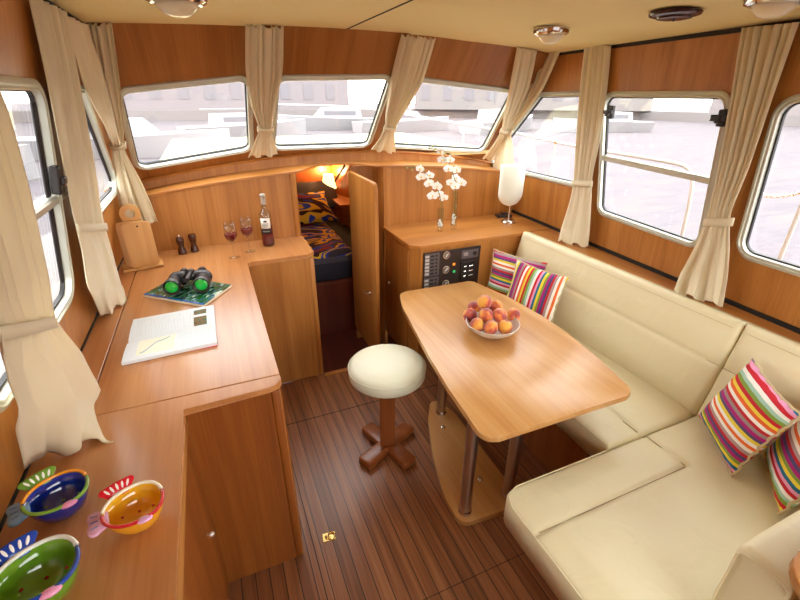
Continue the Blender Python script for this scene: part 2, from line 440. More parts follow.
# floor
o = boxo('floor', (-.9, 2.6, -1.0, 2.46, -.05, 0), M_sole, kind='structure')
bm = bm0()
box(bm, .102, 1.2, 2.0435, 2.0475, -.001, .0012); box(bm, .1375, .1415, -.9, 2.4, -.001, .0012); box(bm, .142, 2., .859, .861, -.001, .001)
o = obj('trim_6', bm, M_black); o['kind'] = 'structure'
boxo('trim_7', (.495, 1.11, 2.43, 2.47, -.02, .004), W_y, kind='structure')
# unseen after bulkhead; opening added and sized to control skylight fill from behind
bm = bm0()
for b in ((-.9, .0, -.95, -.9, -.05, 2.1), (2.0, 2.4, -.95, -.9, -.05, 2.1), (.0, 2.0, -.95, -.9, 1.92, 2.1), (0., 2., -.95, -.9, -.05, .95)): box(bm, *b)
o = obj('wall_aft', bm, W_v); o['kind'] = 'structure'

# forward bulkhead with cambered ledge
def bulk(name, x0, x1, rnd):
    bm = bm0(); n = 16
    pts = [(x0, .6)]+[(x1, .6)]+[(x1-(x1-x0)*i/n, zs(x1-(x1-x0)*i/n)-.016) for i in range(n+1)]
    prism(bm, pts, -2.90, -2.87, Matrix.Rotation(PI/2, 4, 'X'))
    # side cheek of the doorway niche
    xs = x1 if rnd > 0 else x0
    a, b = (xs-.025, xs) if rnd > 0 else (xs, xs+.025)
    box(bm, a, b, 2.875, 3.10, -.15, zs(xs)-.016)
    o = obj(name, bm, W_v); o['kind'] = 'structure'
bulk('wall_bulkhead_port', -.60, .498, 1); bulk('wall_bulkhead_starboard', 1.112, 2.30, -1)
bm = bm0(); lathec(bm, [(.022, .885), (.022, zs(.49)-.016)], (.480, 2.876, 0), 16); o = obj('trim_8', bm, W_v, None, True); o['kind'] = 'structure'
bm = bm0(); lathec(bm, [(.03, .885), (.03, zs(1.12)-.016)], (1.14, 2.892, 0), 20); o = obj('trim_9', bm, W_v, None, True); o['kind'] = 'structure'
def yf(x):
    k = sm(.47, .74, x)*(1-sm(.88, 1.15, x)); return 2.852+.215*k
bm = bm0(); R = []
for i in range(97):
    x = -.58+2.86*i/96; z = zs(x); y = yf(x)
    R.append([bm.verts.new((x, yr(x)+.02, z-.015)), bm.verts.new((x, y+.002, z-.015)), bm.verts.new((x, y, z-.013)), bm.verts.new((x, y, z-.002)), bm.verts.new((x, y+.002, z)), bm.verts.new((x, yr(x)+.02, z))])
for A, B in zip(R, R[1:]):
    for k in range(6): bm.faces.new((A[k], A[(k+1) % 6], B[(k+1) % 6], B[k]))
bm.faces.new(R[0][::-1]); bm.faces.new(R[-1])
o = obj('trim_10', bm, W_x); o['kind'] = 'structure'
# riser and sill
bm = bm0(); R = []
for i in range(65):
    x = -.60+2.92*i/64; y = yr(x); R.append([bm.verts.new((x, y, zs(x)-.01)), bm.verts.new((x, y, zl(x)-.014)), bm.verts.new((x, y+.02, zl(x)-.014)), bm.verts.new((x, y+.02, zs(x)-.01))])
for A, B in zip(R, R[1:]):
    for k in range(4): bm.faces.new((A[k], A[(k+1) % 4], B[(k+1) % 4], B[k]))
bm.faces.new(R[0][::-1]); bm.faces.new(R[-1])
o = obj('wall_front_riser', bm, W_v); o['kind'] = 'structure'
bm = bm0(); R = []
for i in range(65):
    x = -.60+2.92*i/64; y = yr(x)-.012; z = zl(x); R.append([bm.verts.new((x, y, z-.014)), bm.verts.new((x, y-.004, z-.007)), bm.verts.new((x, y, z)), bm.verts.new((x, y+.10, z)), bm.verts.new((x, y+.10, z-.014))])
for A, B in zip(R, R[1:]):
    for k in range(5): bm.faces.new((A[k], A[(k+1) % 5], B[(k+1) % 5], B[k]))
bm.faces.new(R[0][::-1]); bm.faces.new(R[-1])
o = obj('trim_11', bm, W_x, None, 30); o['kind'] = 'structure'

# ---------------------------------------------------------------- doorway, door, sleeping cabin
d = empty('door_1', (.905, 3.0, 0)); d['kind'] = 'structure'
bm = bm0(); P = rpoly([(-.535, 0.02), (0, 0.02), (0, 1.275), (-.535, 1.275)], [0, 0, .0, .045], 8)
Mx = Matrix(((0, 0, 1, 0), (1, 0, 0, 0), (0, 1, 0, 0), (0, 0, 0, 1)))
prism(bm, [(p.x, p.y) for p in P], -.012, .014, Mx, .003)
obj('door_leaf', bm, W_v, d)
hp = Vector((-.016, -.385-.03, .50))
bm = bm0(); tube(bm, [hp, hp+Vector((-.03, 0, 0))], .006, 10); tube(bm, [hp+Vector((-.03, -.0, 0)), hp+Vector((-.032, .07, .0))], .006, 10); ball(bm, hp+Vector((-.0, 0, 0)), .015, 12, (.3, 1, 1)); ball(bm, hp+Vector((0.0, -.0, -.045)), .011, 12, (.3, 1, 1))
obj('door_handle', bm, M_chrome, d, True)
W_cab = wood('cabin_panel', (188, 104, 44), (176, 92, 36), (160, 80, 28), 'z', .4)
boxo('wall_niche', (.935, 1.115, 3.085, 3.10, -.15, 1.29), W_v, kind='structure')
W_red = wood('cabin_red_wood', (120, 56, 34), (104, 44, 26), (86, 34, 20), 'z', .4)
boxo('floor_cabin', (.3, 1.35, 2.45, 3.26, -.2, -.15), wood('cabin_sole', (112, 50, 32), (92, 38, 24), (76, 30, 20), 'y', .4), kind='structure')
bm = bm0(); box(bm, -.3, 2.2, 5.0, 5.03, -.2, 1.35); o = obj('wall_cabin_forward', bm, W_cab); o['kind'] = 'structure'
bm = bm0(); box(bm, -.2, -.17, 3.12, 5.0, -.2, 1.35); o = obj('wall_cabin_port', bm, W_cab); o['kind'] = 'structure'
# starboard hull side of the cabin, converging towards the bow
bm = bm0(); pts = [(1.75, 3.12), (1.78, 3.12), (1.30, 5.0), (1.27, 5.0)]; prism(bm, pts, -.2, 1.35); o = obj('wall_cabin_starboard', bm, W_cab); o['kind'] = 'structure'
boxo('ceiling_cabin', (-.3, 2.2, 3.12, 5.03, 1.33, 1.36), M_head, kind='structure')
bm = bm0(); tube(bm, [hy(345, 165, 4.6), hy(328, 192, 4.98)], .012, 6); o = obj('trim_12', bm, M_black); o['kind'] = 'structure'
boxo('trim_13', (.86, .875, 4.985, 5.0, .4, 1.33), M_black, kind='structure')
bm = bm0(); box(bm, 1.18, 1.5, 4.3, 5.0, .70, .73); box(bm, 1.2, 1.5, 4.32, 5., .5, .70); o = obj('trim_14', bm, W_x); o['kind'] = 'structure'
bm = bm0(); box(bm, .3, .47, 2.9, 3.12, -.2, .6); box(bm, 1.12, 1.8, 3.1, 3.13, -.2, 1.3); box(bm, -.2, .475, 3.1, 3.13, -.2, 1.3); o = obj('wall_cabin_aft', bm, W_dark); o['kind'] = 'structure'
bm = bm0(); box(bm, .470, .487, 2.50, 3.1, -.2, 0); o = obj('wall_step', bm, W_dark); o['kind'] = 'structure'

bed = tag(empty('berth', (.75, 3.95, -.15)), 'raised berth with dark red wooden front panel seen through the low doorway', 'bed')
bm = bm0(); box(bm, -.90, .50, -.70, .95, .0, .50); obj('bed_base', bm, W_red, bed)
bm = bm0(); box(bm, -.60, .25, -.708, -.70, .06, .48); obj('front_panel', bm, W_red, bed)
M_matt = plain('mattress_navy', (40, 40, 54), .85)
bm = bm0(); box(bm, -.9, .50, -.70, .94, .50, .66, .02); obj('mattress', bm, M_matt, bed, True)
def print_mat(name, base, cols, sc, seed):
    m, nt, b = newmat(name); N = nt.nodes; L = nt.links
    tc = N.new('ShaderNodeTexCoord'); mp = N.new('ShaderNodeMapping'); mp.inputs['Location'].default_value = (seed, seed*.7, 0); mp.inputs['Scale'].default_value = (sc, sc*1.5, sc)
    L.new(tc.outputs['Object'], mp.inputs[0]); n = N.new('ShaderNodeTexNoise'); n.inputs['Scale'].default_value = 1; n.inputs['Detail'].default_value = 2; n.inputs['Distortion'].default_value = 1.4
    L.new(mp.outputs[0], n.inputs[0]); k = len(cols)
    r = ramp(nt, [(0, col(*base))]+[(.36+.30*i/k, col(*c)) for i, c in enumerate(cols)], 'CONSTANT'); L.new(n.outputs[0], r.inputs[0])
    L.new(r.outputs[0], b.inputs['Base Color']); b.inputs['Roughness'].default_value = .85; return m
M_duv = print_mat('duvet_print', (50, 48, 60), [(40, 60, 170), (230, 180, 40), (44, 70, 190), (236, 190, 50), (60, 20, 30), (40, 60, 180), (150, 30, 36)], 1.5, 3)
M_grey = plain('charcoal_cloth', (74, 72, 84), .85)
bm = bm0()
def df(u, v):
    x = -.35+1.42*u*1.0; y = 3.28+1.2*v; e = min(u, 1-u)*1.4; z = .545+.02*sm(0, .06, e)+.012*math.sin(9*u+5*v)*math.sin(7*v)+.005
    if v < .02: z -= .03
    return Vector((x*.86+.1, y, z))
grid(bm, 30, 24, df); o = obj('duvet', bm, M_duv, None, 'all'); md = o.modifiers.new('s', 'SOLIDIFY'); md.thickness = .03; md.offset = -1
tag(o, 'dark duvet with yellow blue and red print spread on the cabin berth', 'duvet')
bm = bm0(); box(bm, -.28, 1.02, 3.262, 3.285, .38, .55, .008); obj('duvet_border', bm, M_grey, o)

def pillow_mesh(w, h, t, n=26, pinch=.09, flange=.0):
    bm = bm0(); rnd = random.Random(int(w*1000+t*777))
    def P(u, v, s):
        a, b = 2*u-1, 2*v-1
        prof = (max(0, 1-abs(a)**2.4)*max(0, 1-abs(b)**2.4))**.55
        x = a*w/2*(1-pinch*(1-b*b)); y = b*h/2*(1-pinch*(1-a*a))
        wr = .004*math.sin(16*a+3*b)*math.sin(11*b)*(1-prof)
        return Vector((x, y, s*(prof*t/2+.003)+wr))
    A = grid(bm, n, n, lambda u, v: P(u, v, 1)); B = grid(bm, n, n, lambda u, v: P(u, v, -1), True)
    bmesh.ops.bridge_loops(bm, edges=[e for e in bm.edges if e.is_boundary]); return bm
def basis(o, c, u, v):
    u = Vector(u).normalized(); v = Vector(v); v = (v-u*v.dot(u)).normalized(); n = u.cross(v)
    m = Matrix((u, v, n)).transposed().to_4x4(); m.translation = c; o.matrix_world = m
o = obj('pillow', pillow_mesh(.66, .44, .16), M_duv, None, 'all'); basis(o, Vector((.78, 4.36, .715)), (1, .1, 0), (0, .84, .5))
tag(o, 'printed yellow and blue bed pillow leaning at the head of the berth', 'pillow')
o = obj('pillow', pillow_mesh(.60, .42, .13), M_grey, None, 'all'); basis(o, Vector((.99, 4.74, .76)), (1, 0, 0), (0, .80, .6))
tag(o, 'plain charcoal bed pillow standing behind the printed pillow', 'pillow')
# cabin wall lamp
lamp = tag(empty('wall_lamp', hy(325, 184, 4.95)), 'small lit brass wall lamp with cream shade in the sleeping cabin', 'wall lamp')
bm = bm0(); lathec(bm, [(.05, 0), (.045, .012), (.02, .02)], (0, 0, 0), 20); bmesh.ops.rotate(bm, matrix=Matrix.Rotation(PI/2, 3, 'X'), verts=bm.verts)
bmesh.ops.translate(bm, vec=(-.14, .05, -.02), verts=bm.verts); obj('wall_plate', bm, M_brass, lamp, True)
bm = bm0(); tube(bm, [(-.14, .04, -.02), (-.13, -.06, -.05), (-.04, -.10, -.06), (0.02, -.10, -.02)], .008, 8); obj('arm', bm, M_brass, lamp, True)
M_lit = newmat('lit_shade'); b = M_lit[2]; b.inputs['Base Color'].default_value = col(250, 230, 180); b.inputs['Emission Color'].default_value = (1, .72, .30, 1); b.inputs['Emission Strength'].default_value = 2.2; M_lit = M_lit[0]
bm = bm0(); lathe(bm, [(.085, -.03), (.055, .12)], (.02, -.10, 0), 24); o = obj('lamp_shade', bm, M_lit, lamp, True); md = o.modifiers.new('s', 'SOLIDIFY'); md.thickness = .003
ld = bpy.data.lights.new('cabin_bulb', 'POINT'); ld.energy = 13; ld.color = (1, .58, .24); ld.shadow_soft_size = .03
lo = bpy.data.objects.new('cabin_bulb', ld); C.objects.link(lo); lo.location = lamp.location+Vector((.02, -.10, .14))

# ---------------------------------------------------------------- port furniture
CT = .885
def slab(name, pts, rs, z0, z1, mat, bev=.004, parent=None):
    bm = bm0(); P = rpoly(pts, rs); prism(bm, [(p.x, p.y) for p in P], z0, z1, None, bev); return obj(name, bm, mat, parent)
o = slab('worktop', [(-.463, 1.277), (.102, 1.277), (.102, 2.44), (.13, 2.463), (.455, 2.463), (.505, 2.51), (.505, 2.875), (-.463, 2.875)], [0, 0, 0, 0, .02, .02, 0, 0], CT-.024, CT, W_top, .003)
tag(centre(o), 'cherry wood worktop carrying the open book, binoculars and wine glasses', 'worktop')
o = slab('worktop', [(-.557, -.85), (-.20, -.85), (-.20, 1.205), (.06, 1.215), (.102, 1.225), (.102, 1.2745), (-.557, 1.2745)], [0, 0, 0, .0, .035, 0, 0], CT-.024, CT, W_top, .003)
tag(centre(o), 'cherry wood worktop with the cut-out corner carrying the fish shaped bowls', 'worktop')
bm = bm0(); box(bm, -.559, -.466, 1.277, 2.875, CT-.024, CT, .002); o = obj('shelf_board', bm, W_top); tag(centre(o), 'narrow cherry strip between the worktop with the open book and the port wall', 'shelf')
# cabinet by the knee hole
cab = tag(empty('cabinet', (-.2, 2.0, 0)), 'long cherry base cabinet under the worktop with the open book', 'cabinet')
def at(parent, bm): bmesh.ops.translate(bm, vec=-parent.location, verts=bm.verts); return bm
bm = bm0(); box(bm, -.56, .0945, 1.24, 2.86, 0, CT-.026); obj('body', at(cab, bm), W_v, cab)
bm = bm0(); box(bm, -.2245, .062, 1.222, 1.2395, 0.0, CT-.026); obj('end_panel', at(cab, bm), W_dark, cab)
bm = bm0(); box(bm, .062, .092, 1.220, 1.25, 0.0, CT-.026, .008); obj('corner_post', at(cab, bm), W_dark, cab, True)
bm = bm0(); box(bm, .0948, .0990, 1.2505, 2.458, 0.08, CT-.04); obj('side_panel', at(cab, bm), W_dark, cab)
cab = tag(empty('cabinet', (.3, 2.6, 0)), 'cherry cabinet left of the low doorway below the wine bottle', 'cabinet')
bm = bm0(); box(bm, .0955, .488, 2.466, 2.86, 0, CT-.026); obj('body', at(cab, bm), W_v, cab)
bm = bm0(); box(bm, .462, .492, 2.460, 2.50, 0.0, CT-.026, .008); obj('corner_post', at(cab, bm), W_v, cab, True)
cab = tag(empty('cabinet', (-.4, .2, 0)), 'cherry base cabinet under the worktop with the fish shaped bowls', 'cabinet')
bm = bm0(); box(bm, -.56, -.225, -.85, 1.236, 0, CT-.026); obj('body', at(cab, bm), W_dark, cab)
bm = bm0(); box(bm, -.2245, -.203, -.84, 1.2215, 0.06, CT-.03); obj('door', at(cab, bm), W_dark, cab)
bm = bm0(); box(bm, -.2025, -.1985, -.85, 1.218, CT-.07, CT-.026); obj('edge_rail', at(cab, bm), W_y, cab)
bm = bm0(); ball(bm, (-.199, 1.12, .42), .008); obj('knob', at(cab, bm), M_white, cab, True)

# ---------------------------------------------------------------- starboard cabinet
o = slab('worktop', [(1.102, 2.40), (1.155, 2.345), (1.99, 2.345), (1.99, 2.352), (2.228, 2.352), (2.262, 2.875), (1.102, 2.875)], [.0, .02, 0, 0, 0, 0, 0], CT-.024, CT, W_x, .003)
tag(centre(o), 'cherry top of the starboard cabinet holding the orchids and the table lamp', 'worktop')
cab = tag(empty('cabinet', (1.6, 2.6, 0)), 'cherry cabinet with the instrument panel beneath the orchids', 'cabinet')
bm = bm0(); prism(bm, [(1.12, 2.41), (1.165, 2.362), (2.17, 2.362), (2.22, 2.865), (1.12, 2.865)], 0, CT-.026); obj('body', at(cab, bm), W_v, cab)
bm = bm0(); box(bm, 1.1105, 1.1195, 2.43, 2.68, .05, CT-.05); do = obj('door', at(cab, bm), W_v, cab)
kb = hx(389, 283, 1.105); bm = bm0(); ball(bm, kb, .011); tube(bm, [kb, kb+Vector((.012, 0, 0))], .005); obj('knob', at(cab, bm), M_chrome, do, True)
bm = bm0()
for b in ((1.165, 1.74, 2.354, 2.3615, .845, .859), (1.165, 1.181, 2.354, 2.3615, .02, .845)): box(bm, *b)
obj('face_frame', at(cab, bm), W_v, cab)
# instrument panel
ip = tag(empty('instrument_panel', (1.40, 2.35, .63)), 'dark instrument and switch panel with gauges set into the cabinet front', 'instrument panel')
M_pan = plain('panel_dark', (44, 28, 26), .45); M_pan2 = plain('panel_grey', (94, 84, 86), .45); M_tag = plain('switch_tag', (196, 192, 190), .5)
X0, X1, Z0, Z1 = 1.186, 1.622, .40, .832
bm = bm0(); box(bm, X0, X1, 2.346, 2.3535, Z0, Z1, .002); obj('back_plate', at(ip, bm), M_pan, ip)
for z0, z1 in ((.665, .825), (.485, .655)):
    bm = bm0(); box(bm, X0+.004, X0+.115, 2.343, 2.3455, z0, z1, .001); br = obj('breaker_plate', at(ip, bm), M_pan2, ip)
    for i in range(6):
        zz = z1-.018-i*(z1-z0-.03)/5.3
        bm = bm0(); box(bm, X0+.009, X0+.038, 2.3415, 2.3428, zz-.009, zz+.007); obj('name_tag', at(ip, bm), M_tag, br)
        bm = bm0(); box(bm, X0+.046, X0+.074, 2.340, 2.3428, zz-.008, zz+.006, .001); obj('breaker_switch', at(ip, bm), M_blackp, br)
        bm = bm0(); box(bm, X0+.084, X0+.100, 2.340, 2.3428, zz-.008, zz+.006, .001); obj('breaker_switch', at(ip, bm), M_blackp, br)
def disc_y(bm, c, r, d, seg=24):
    vs = bmesh.ops.create_cone(bm, cap_ends=True, segments=seg, radius1=r, radius2=r, depth=d, matrix=Matrix.Translation(c) @ Matrix.Rotation(PI/2, 4, 'X'))
for px_, py_ in ((437.3, 255), (436.5, 269.5), (436, 283.5)):
    g = hy(px_+9, py_, 2.343); g = hy(px_+9.2, py_, 2.343)
    bm = bm0(); disc_y(bm, Vector((g.x, 2.342, g.z)), .028, .008); ga = obj('gauge', at(ip, bm), M_chrome, ip)
    bm = bm0(); disc_y(bm, Vector((g.x, 2.3375, g.z)), .022, .002); obj('gauge_face', at(ip, bm), plain('gauge_face', (120, 108, 104), .4), ga)
    bm = bm0(); tube(bm, [(g.x-.008, 2.3355, g.z-.01), (g.x+.011, 2.3355, g.z+.012)], .0018, 6); obj('needle', at(ip, bm), M_white, ga)
for px_, py_, c, nm in ((454, 264.3, (250, 140, 30), 'orange'), (454, 271.5, (30, 170, 90), 'green')):
    g = hy(px_, py_, 2.343); m, nt, b = newmat('indicator_'+nm); b.inputs['Base Color'].default_value = col(*c); b.inputs['Emission Color'].default_value = col(*c); b.inputs['Emission Strength'].default_value = .8
    bm = bm0(); box(bm, g.x-.009, g.x+.009, 2.341, 2.3455, g.z-.008, g.z+.008, .002); obj('indicator', at(ip, bm), m, ip)
bm = bm0(); g0 = hy(462, 250, 2.343); g1 = hy(478, 254, 2.343); box(bm, g0.x, g1.x, 2.341, 2.3455, .755, .815, .002); cp = obj('control_plate', at(ip, bm), M_pan2, ip)
bm = bm0(); disc_y(bm, Vector((g1.x-.03, 2.339, .787)), .014, .006); obj('knob', at(ip, bm), M_blackp, cp)
bm = bm0(); box(bm, g0.x+.015, g0.x+.05, 2.3395, 2.3408, .775, .80); obj('display', at(ip, bm), plain('display_grey', (150, 140, 138), .3), cp)
bm = bm0(); box(bm, g0.x, g1.x-.02, 2.335, 2.3455, .60, .735, .004); sk = obj('socket_block', at(ip, bm), M_blackp, ip)
for zz in (.70, .665, .63):
    for xa, xb in ((.02, .035), (.06, .09)):
        bm = bm0(); tube(bm, [(g0.x+xa, 2.333, zz), (g0.x+xb, 2.331, zz+.004)], .004, 8); obj('terminal', at(ip, bm), M_chrome, sk)

# long shelf beside the settee
bm = bm0()
prism(bm, [(1.965, -.6), (2.003, -.6), (2.226, 2.34), (1.965, 2.34)], CT-.022, CT, None, .003); o = obj('shelf_board', bm, W_y)
tag(centre(o), 'long cherry shelf running along the starboard wall behind the settee', 'shelf')

# ---------------------------------------------------------------- settee
def cushion(lx, ly, lz, seams=(), rad=.02, rc=0, depth=.009, res=.009, crown=.012, wr=.0):
    """box cushion, local origin at lower corner; seams = segments on its top"""
    bm = bm0(); nx = max(8, int(lx/res)); ny = max(8, int(ly/res))
    def h(x, y):
        ex = min(x, lx-x); ey = min(y, ly-y)
        def e(q): return 0 if q >= rad else rad-math.sqrt(max(0, rad*rad-(rad-q)**2))
        z = lz-max(e(ex), e(ey))+crown*min(1, ex/.1)*min(1, ey/.1)
        for (a, b) in seams:
            a = Vector(a); b = Vector(b); p = Vector((x, y)); t = max(0, min(1, (p-a).dot(b-a)/(b-a).length_squared)); q = (p-a-(b-a)*t).length
            z -= depth*math.exp(-(q/.006)**2)+.5*depth*math.exp(-(q/.022)**2)
        if wr: z += wr*math.sin(23*x+9*y+2*math.sin(11*y))*math.sin(4*x+13*y)
        return z
    def cu(t, L, n):  # cluster samples near the ends
        return L*t
    def wp(x, y):
        if rc:
            dx, dy = rc-x, rc-(ly-y)
            if dx > 0 and dy > 0:
                m_ = max(dx, dy)/math.hypot(dx, dy); return rc-dx*m_, ly-(rc-dy*m_)
        return x, y
    def top(u, v): x, y = lx*u, ly*v; return Vector((*wp(x, y), h(x, y)))
    A = grid(bm, nx, ny, top)
    def bot(u, v):
        return Vector((*wp(lx*u, ly*v), 0))
    B = grid(bm, nx, ny, bot, True)
    bmesh.ops.bridge_loops(bm, edges=[e for e in bm.edges if e.is_boundary])
    return bm
M_seam = plain('seam_thread', (168, 146, 108), .7)
st = tag(empty('settee', (1.6, 1.2, 0)), 'cream leather L-shaped settee built along the starboard side and across', 'settee')
bm = bm0(); box(bm, 1.36, 1.965, .82, 2.34, 0, .335); obj('base', at(st, bm), W_dark, st)
bm = bm0(); box(bm, .98, 1.965, -.1, .82, 0, .335); obj('base', at(st, bm), W_dark, st)
def place(bm, M_): bmesh.ops.transform(bm, matrix=M_, verts=bm.verts); return bm
T = Matrix.Translation
# starboard seat
bm = place(cushion(.60, 1.468, .112, [((.185, 0), (.185, 1.468))], wr=.001), T((1.32, .870, .337))); obj('seat_cushion', at(st, bm), M_leather, st, 'all')
# cross seat
bm = place(cushion(1.13, .745, .112, [((0, .555), (.745, .555)), ((.745, .555), (.745, .745))], wr=.0022, rc=.07), T((.775, .12, .337))); obj('seat_cushion', at(st, bm), M_leather, st, 'all')
# starboard backrests, local x = along -Y, local y = up, local z = toward the seat
def backm(y_hi, lean=.10):
    upv = Vector((.115, 0, .42)).normalized(); al = Vector((0, -1, 0)); n = al.cross(upv)
    if n.x > 0: n = -n
    Mm = Matrix((Vector((0, 1, 0)), upv, Vector((0, 1, 0)).cross(upv))).transposed().to_4x4()
    return Mm
upv = Vector((.105, 0, .42)).normalized(); nn = Vector((-upv.z, 0, upv.x))
def backmat(y0): # local x -> +Y, y -> up, z -> inward
    m = Matrix((Vector((0, 1, 0)), upv, nn)).transposed().to_4x4(); m.translation = Vector((1.920, y0, .418)); return m
for y0, L in ((.864, 1.474), (.12, .746)):
    bm = cushion(L, .478, .085, [((0, .265), (L, .265))], rad=.025, depth=.006, crown=.01, wr=.0018)
    bm = place(bm, Matrix(((0, 1, 0, 0), (1, 0, 0, 0), (0, 0, 1, 0), (0, 0, 0, 1)))) if False else bm
    m = backmat(y0)
    bmesh.ops.transform(bm, matrix=m, verts=bm.verts)
    bc = obj('backrest_cushion', at(st, bm), M_leather, st, 'all')
    bm = bm0(); tube(bm, [m @ Vector((.01, .265, .0845)), m @ Vector((L-.01, .265, .0845))], .0015, 6); obj('seam', at(st, bm), M_seam, bc)
    bm = bm0(); tube(bm, [m @ Vector((.03+i*(L-.06)/20, 0.441, .0945)) for i in range(21)], .0014, 6); obj('stitching', at(st, bm), plain('stitch', (206, 188, 150), .7), bc)
# stitched seams and piping
for nm, pts, r_ in (('seam', [(.80, .675, .4495), (1.515, .675, .4495)], .0016), ('seam', [(1.52, .68, .4495), (1.52, .85, .4495)], .0016), ('seam', [(1.505, .885, .4495), (1.505, 2.33, .4495)], .0016),
                    ('piping', [(.779, .14, .446), (.779, .79, .446), (.800, .842, .446), (.85, .861, .446), (1.30, .861, .446)], .0028), ('piping', [(1.324, .89, .446), (1.324, 2.33, .446)], .0028)):
    bm = bm0(); tube(bm, pts, r_, 6); obj(nm, at(st, bm), M_seam if nm == 'seam' else M_leather, st, True)
# cross backrest
bm = bm0(); box(bm, 1.0, 1.84, .165, .29, .455, .80, .028, 4); obj('backrest_cushion', at(st, bm), M_leather, st, 'all')
bm = bm0(); P = rpoly([(.175, .46), (.280, .46), (.280, .790), (.175, .790)], .022)
Mx2 = Matrix(((0, 0, 1, 0), (1, 0, 0, 0), (0, 1, 0, 0), (0, 0, 0, 1)))
tube(bm, [Vector((.9995, p.x, p.y)) for p in P], .0022, 6, False); obj('piping', at(st, bm), M_leather, st)
bm = bm0(); box(bm, 1.0, 1.9, .105, .16, .455, .834); obj('back_board', at(st, bm), W_v, st)
o = slab('ledge_board', [(.94, -.15), (1.90, -.15), (1.90, .205), (.94, .205)][::1], [.06, 0, 0, .10], .835, .86, W_x, .004); 
tag(centre(o), 'rounded end of a cherry board behind the cross backrest', 'board')

# ---------------------------------------------------------------- scatter cushions
def scatter(TL, TR, BL, BR, mat, t, label):
    TL, TR, BL, BR = map(Vector, (TL, TR, BL, BR)); c = (TL+TR+BL+BR)/4; u = (TR+BR-TL-BL)/2; v = (TL+TR-BL-BR)/2
    o = obj('scatter_cushion', pillow_mesh(u.length*1.06, v.length*1.06, t), mat, None, 'all'); basis(o, c, u, v)
    tag(o, label, 'cushion', 'striped scatter cushions on the settee')
    # piped edge
    bm = bm0(); n = 20; w, h = u.length*1.06, v.length*1.06; pts = []
    for k in range(4):
        for i in range(n):
            s = -1+2*i/n; a, b = ((s, -1), (1, s), (-s, 1), (-1, -s))[k]
            pts.append(Vector((a*w/2*(1-.09*(1-b*b)), b*h/2*(1-.09*(1-a*a)), .004*math.sin(i*2.1+k))))
    tube(bm, pts+[pts[0]], .005, 6, False); e = obj('fringe_edge', bm, M_edge, o, True)
M_edge = plain('cushion_edge', (206, 190, 150), .8)
sx = stripes('stripes_upright', 0, .03); sy = stripes('stripes_across', 1, .2); sy2 = stripes('stripes_across_b', 1, .6)
scatter((1.665, 2.25, .82), (1.845, 1.95, .805), (1.63, 2.235, .50), (1.80, 1.92, .49), sy, .11, 'striped cushion in the forward corner with stripes lying level, behind another')
scatter((1.675, 2.03, .825), (1.80, 1.725, .80), (1.60, 1.98, .51), (1.735, 1.70, .49), sx, .12, 'striped cushion near the fruit bowl with stripes standing upright')
scatter((1.865, .75, .815), (1.70, .515, .77), (1.80, .82, .485), (1.62, .56, .485), sy2, .12, 'striped cushion propped in the aft corner where both seats meet')
scatter((1.89, .50, .79), (1.65, .325, .79), (1.82, .57, .485), (1.59, .395, .485), stripes('stripes_across_c', 1, .35), .11, 'striped cushion at the right edge leaning on the cross backrest')

# ---------------------------------------------------------------- dining table
TZ = .65
tb = tag(empty('dining_table', (1.12, 1.5, 0)), 'boat-shaped cherry dining table on steel pillars carrying the peach bowl', 'table')
out = [(.735, .928), (1.465, .918), (1.525, 1.18), (1.56, 1.42), (1.57, 1.62), (1.545, 1.90), (1.475, 2.205), (.955, 2.215), (.895, 2.03), (.845, 1.76), (.80, 1.5), (.765, 1.25)]
bm = bm0(); P = rpoly(out, [.055, .06, .3, .5, .5, .3, .03, .06, .5, .6, .6, .5], 6); prism(bm, [(p.x, p.y) for p in P], TZ-.026, TZ, None, .006); obj('table_top', at(tb, bm), W_table, tb, 30)
bs = [(.762, 1.062), (1.095, 1.04), (1.108, 1.70), (1.085, 1.86), (1.02, 1.87), (.93, 1.72), (.825, 1.45), (.765, 1.22)]
bm = bm0(); P = rpoly(bs, [.05, .03, .05, .03, .03, .4, .5, .3], 5); prism(bm, [(p.x, p.y) for p in P], 0.0015, .032, None, .005); bo = obj('table_base', at(tb, bm), W_table, tb, 30)
for x, y in ((.815, 1.115), (1.05, 1.112), (1.035, 1.754)):
    bm = bm0(); lathec(bm, [(.027, .033), (.027, TZ-.027)], (x, y, 0), 28); lg = obj('leg', at(tb, bm), M_steel, tb, True)
    bm = bm0(); lathe(bm, [(.0275, .034), (.033, .034), (.033, .044), (.0275, .052)], (x, y, 0), 28); obj('collar', at(tb, bm), M_chrome, lg, True)
for x, y in ((443, 427), (480, 479)):
    g = hz(x, y, .036); bm = bm0(); ball(bm, Vector((g.x, g.y, .0345)), .015, 14, (1, 1, .5)); obj('bolt_cap', at(tb, bm), M_chrome, tb, True)

# fruit bowl
FB = Vector((1.195, 1.565, TZ))
fb = tag(empty('fruit_bowl', FB), 'frosted white glass bowl heaped with peaches on the dining table', 'bowl')
m_fb = plain('frosted_bowl', (236, 226, 216), .3, 0, .5, Transmission_Weight=.25)
prof = [(0, .001), (.045, .001), (.055, .004), (.09, .018), (.12, .04), (.137, .068), (.133, .069), (.115, .043), (.086, .023), (.05, .011), (0, .009)]
bm = bm0(); lathe(bm, prof, (0, 0, 0), 48); obj('bowl_shell', bm, m_fb, fb, 60)
m, nt, b = newmat('peach_skin'); N = nt.nodes; L = nt.links
tc = N.new('ShaderNodeTexCoord'); n = N.new('ShaderNodeTexNoise'); n.inputs['Scale'].default_value = 16; n.inputs['Detail'].default_value = 2; L.new(tc.outputs['Object'], n.inputs[0])
oi = N.new('ShaderNodeObjectInfo'); ad = N.new('ShaderNodeVectorMath'); L.new(tc.outputs['Object'], ad.inputs[0]); L.new(oi.outputs['Random'], ad.inputs[1]); L.new(ad.outputs[0], n.inputs[0])
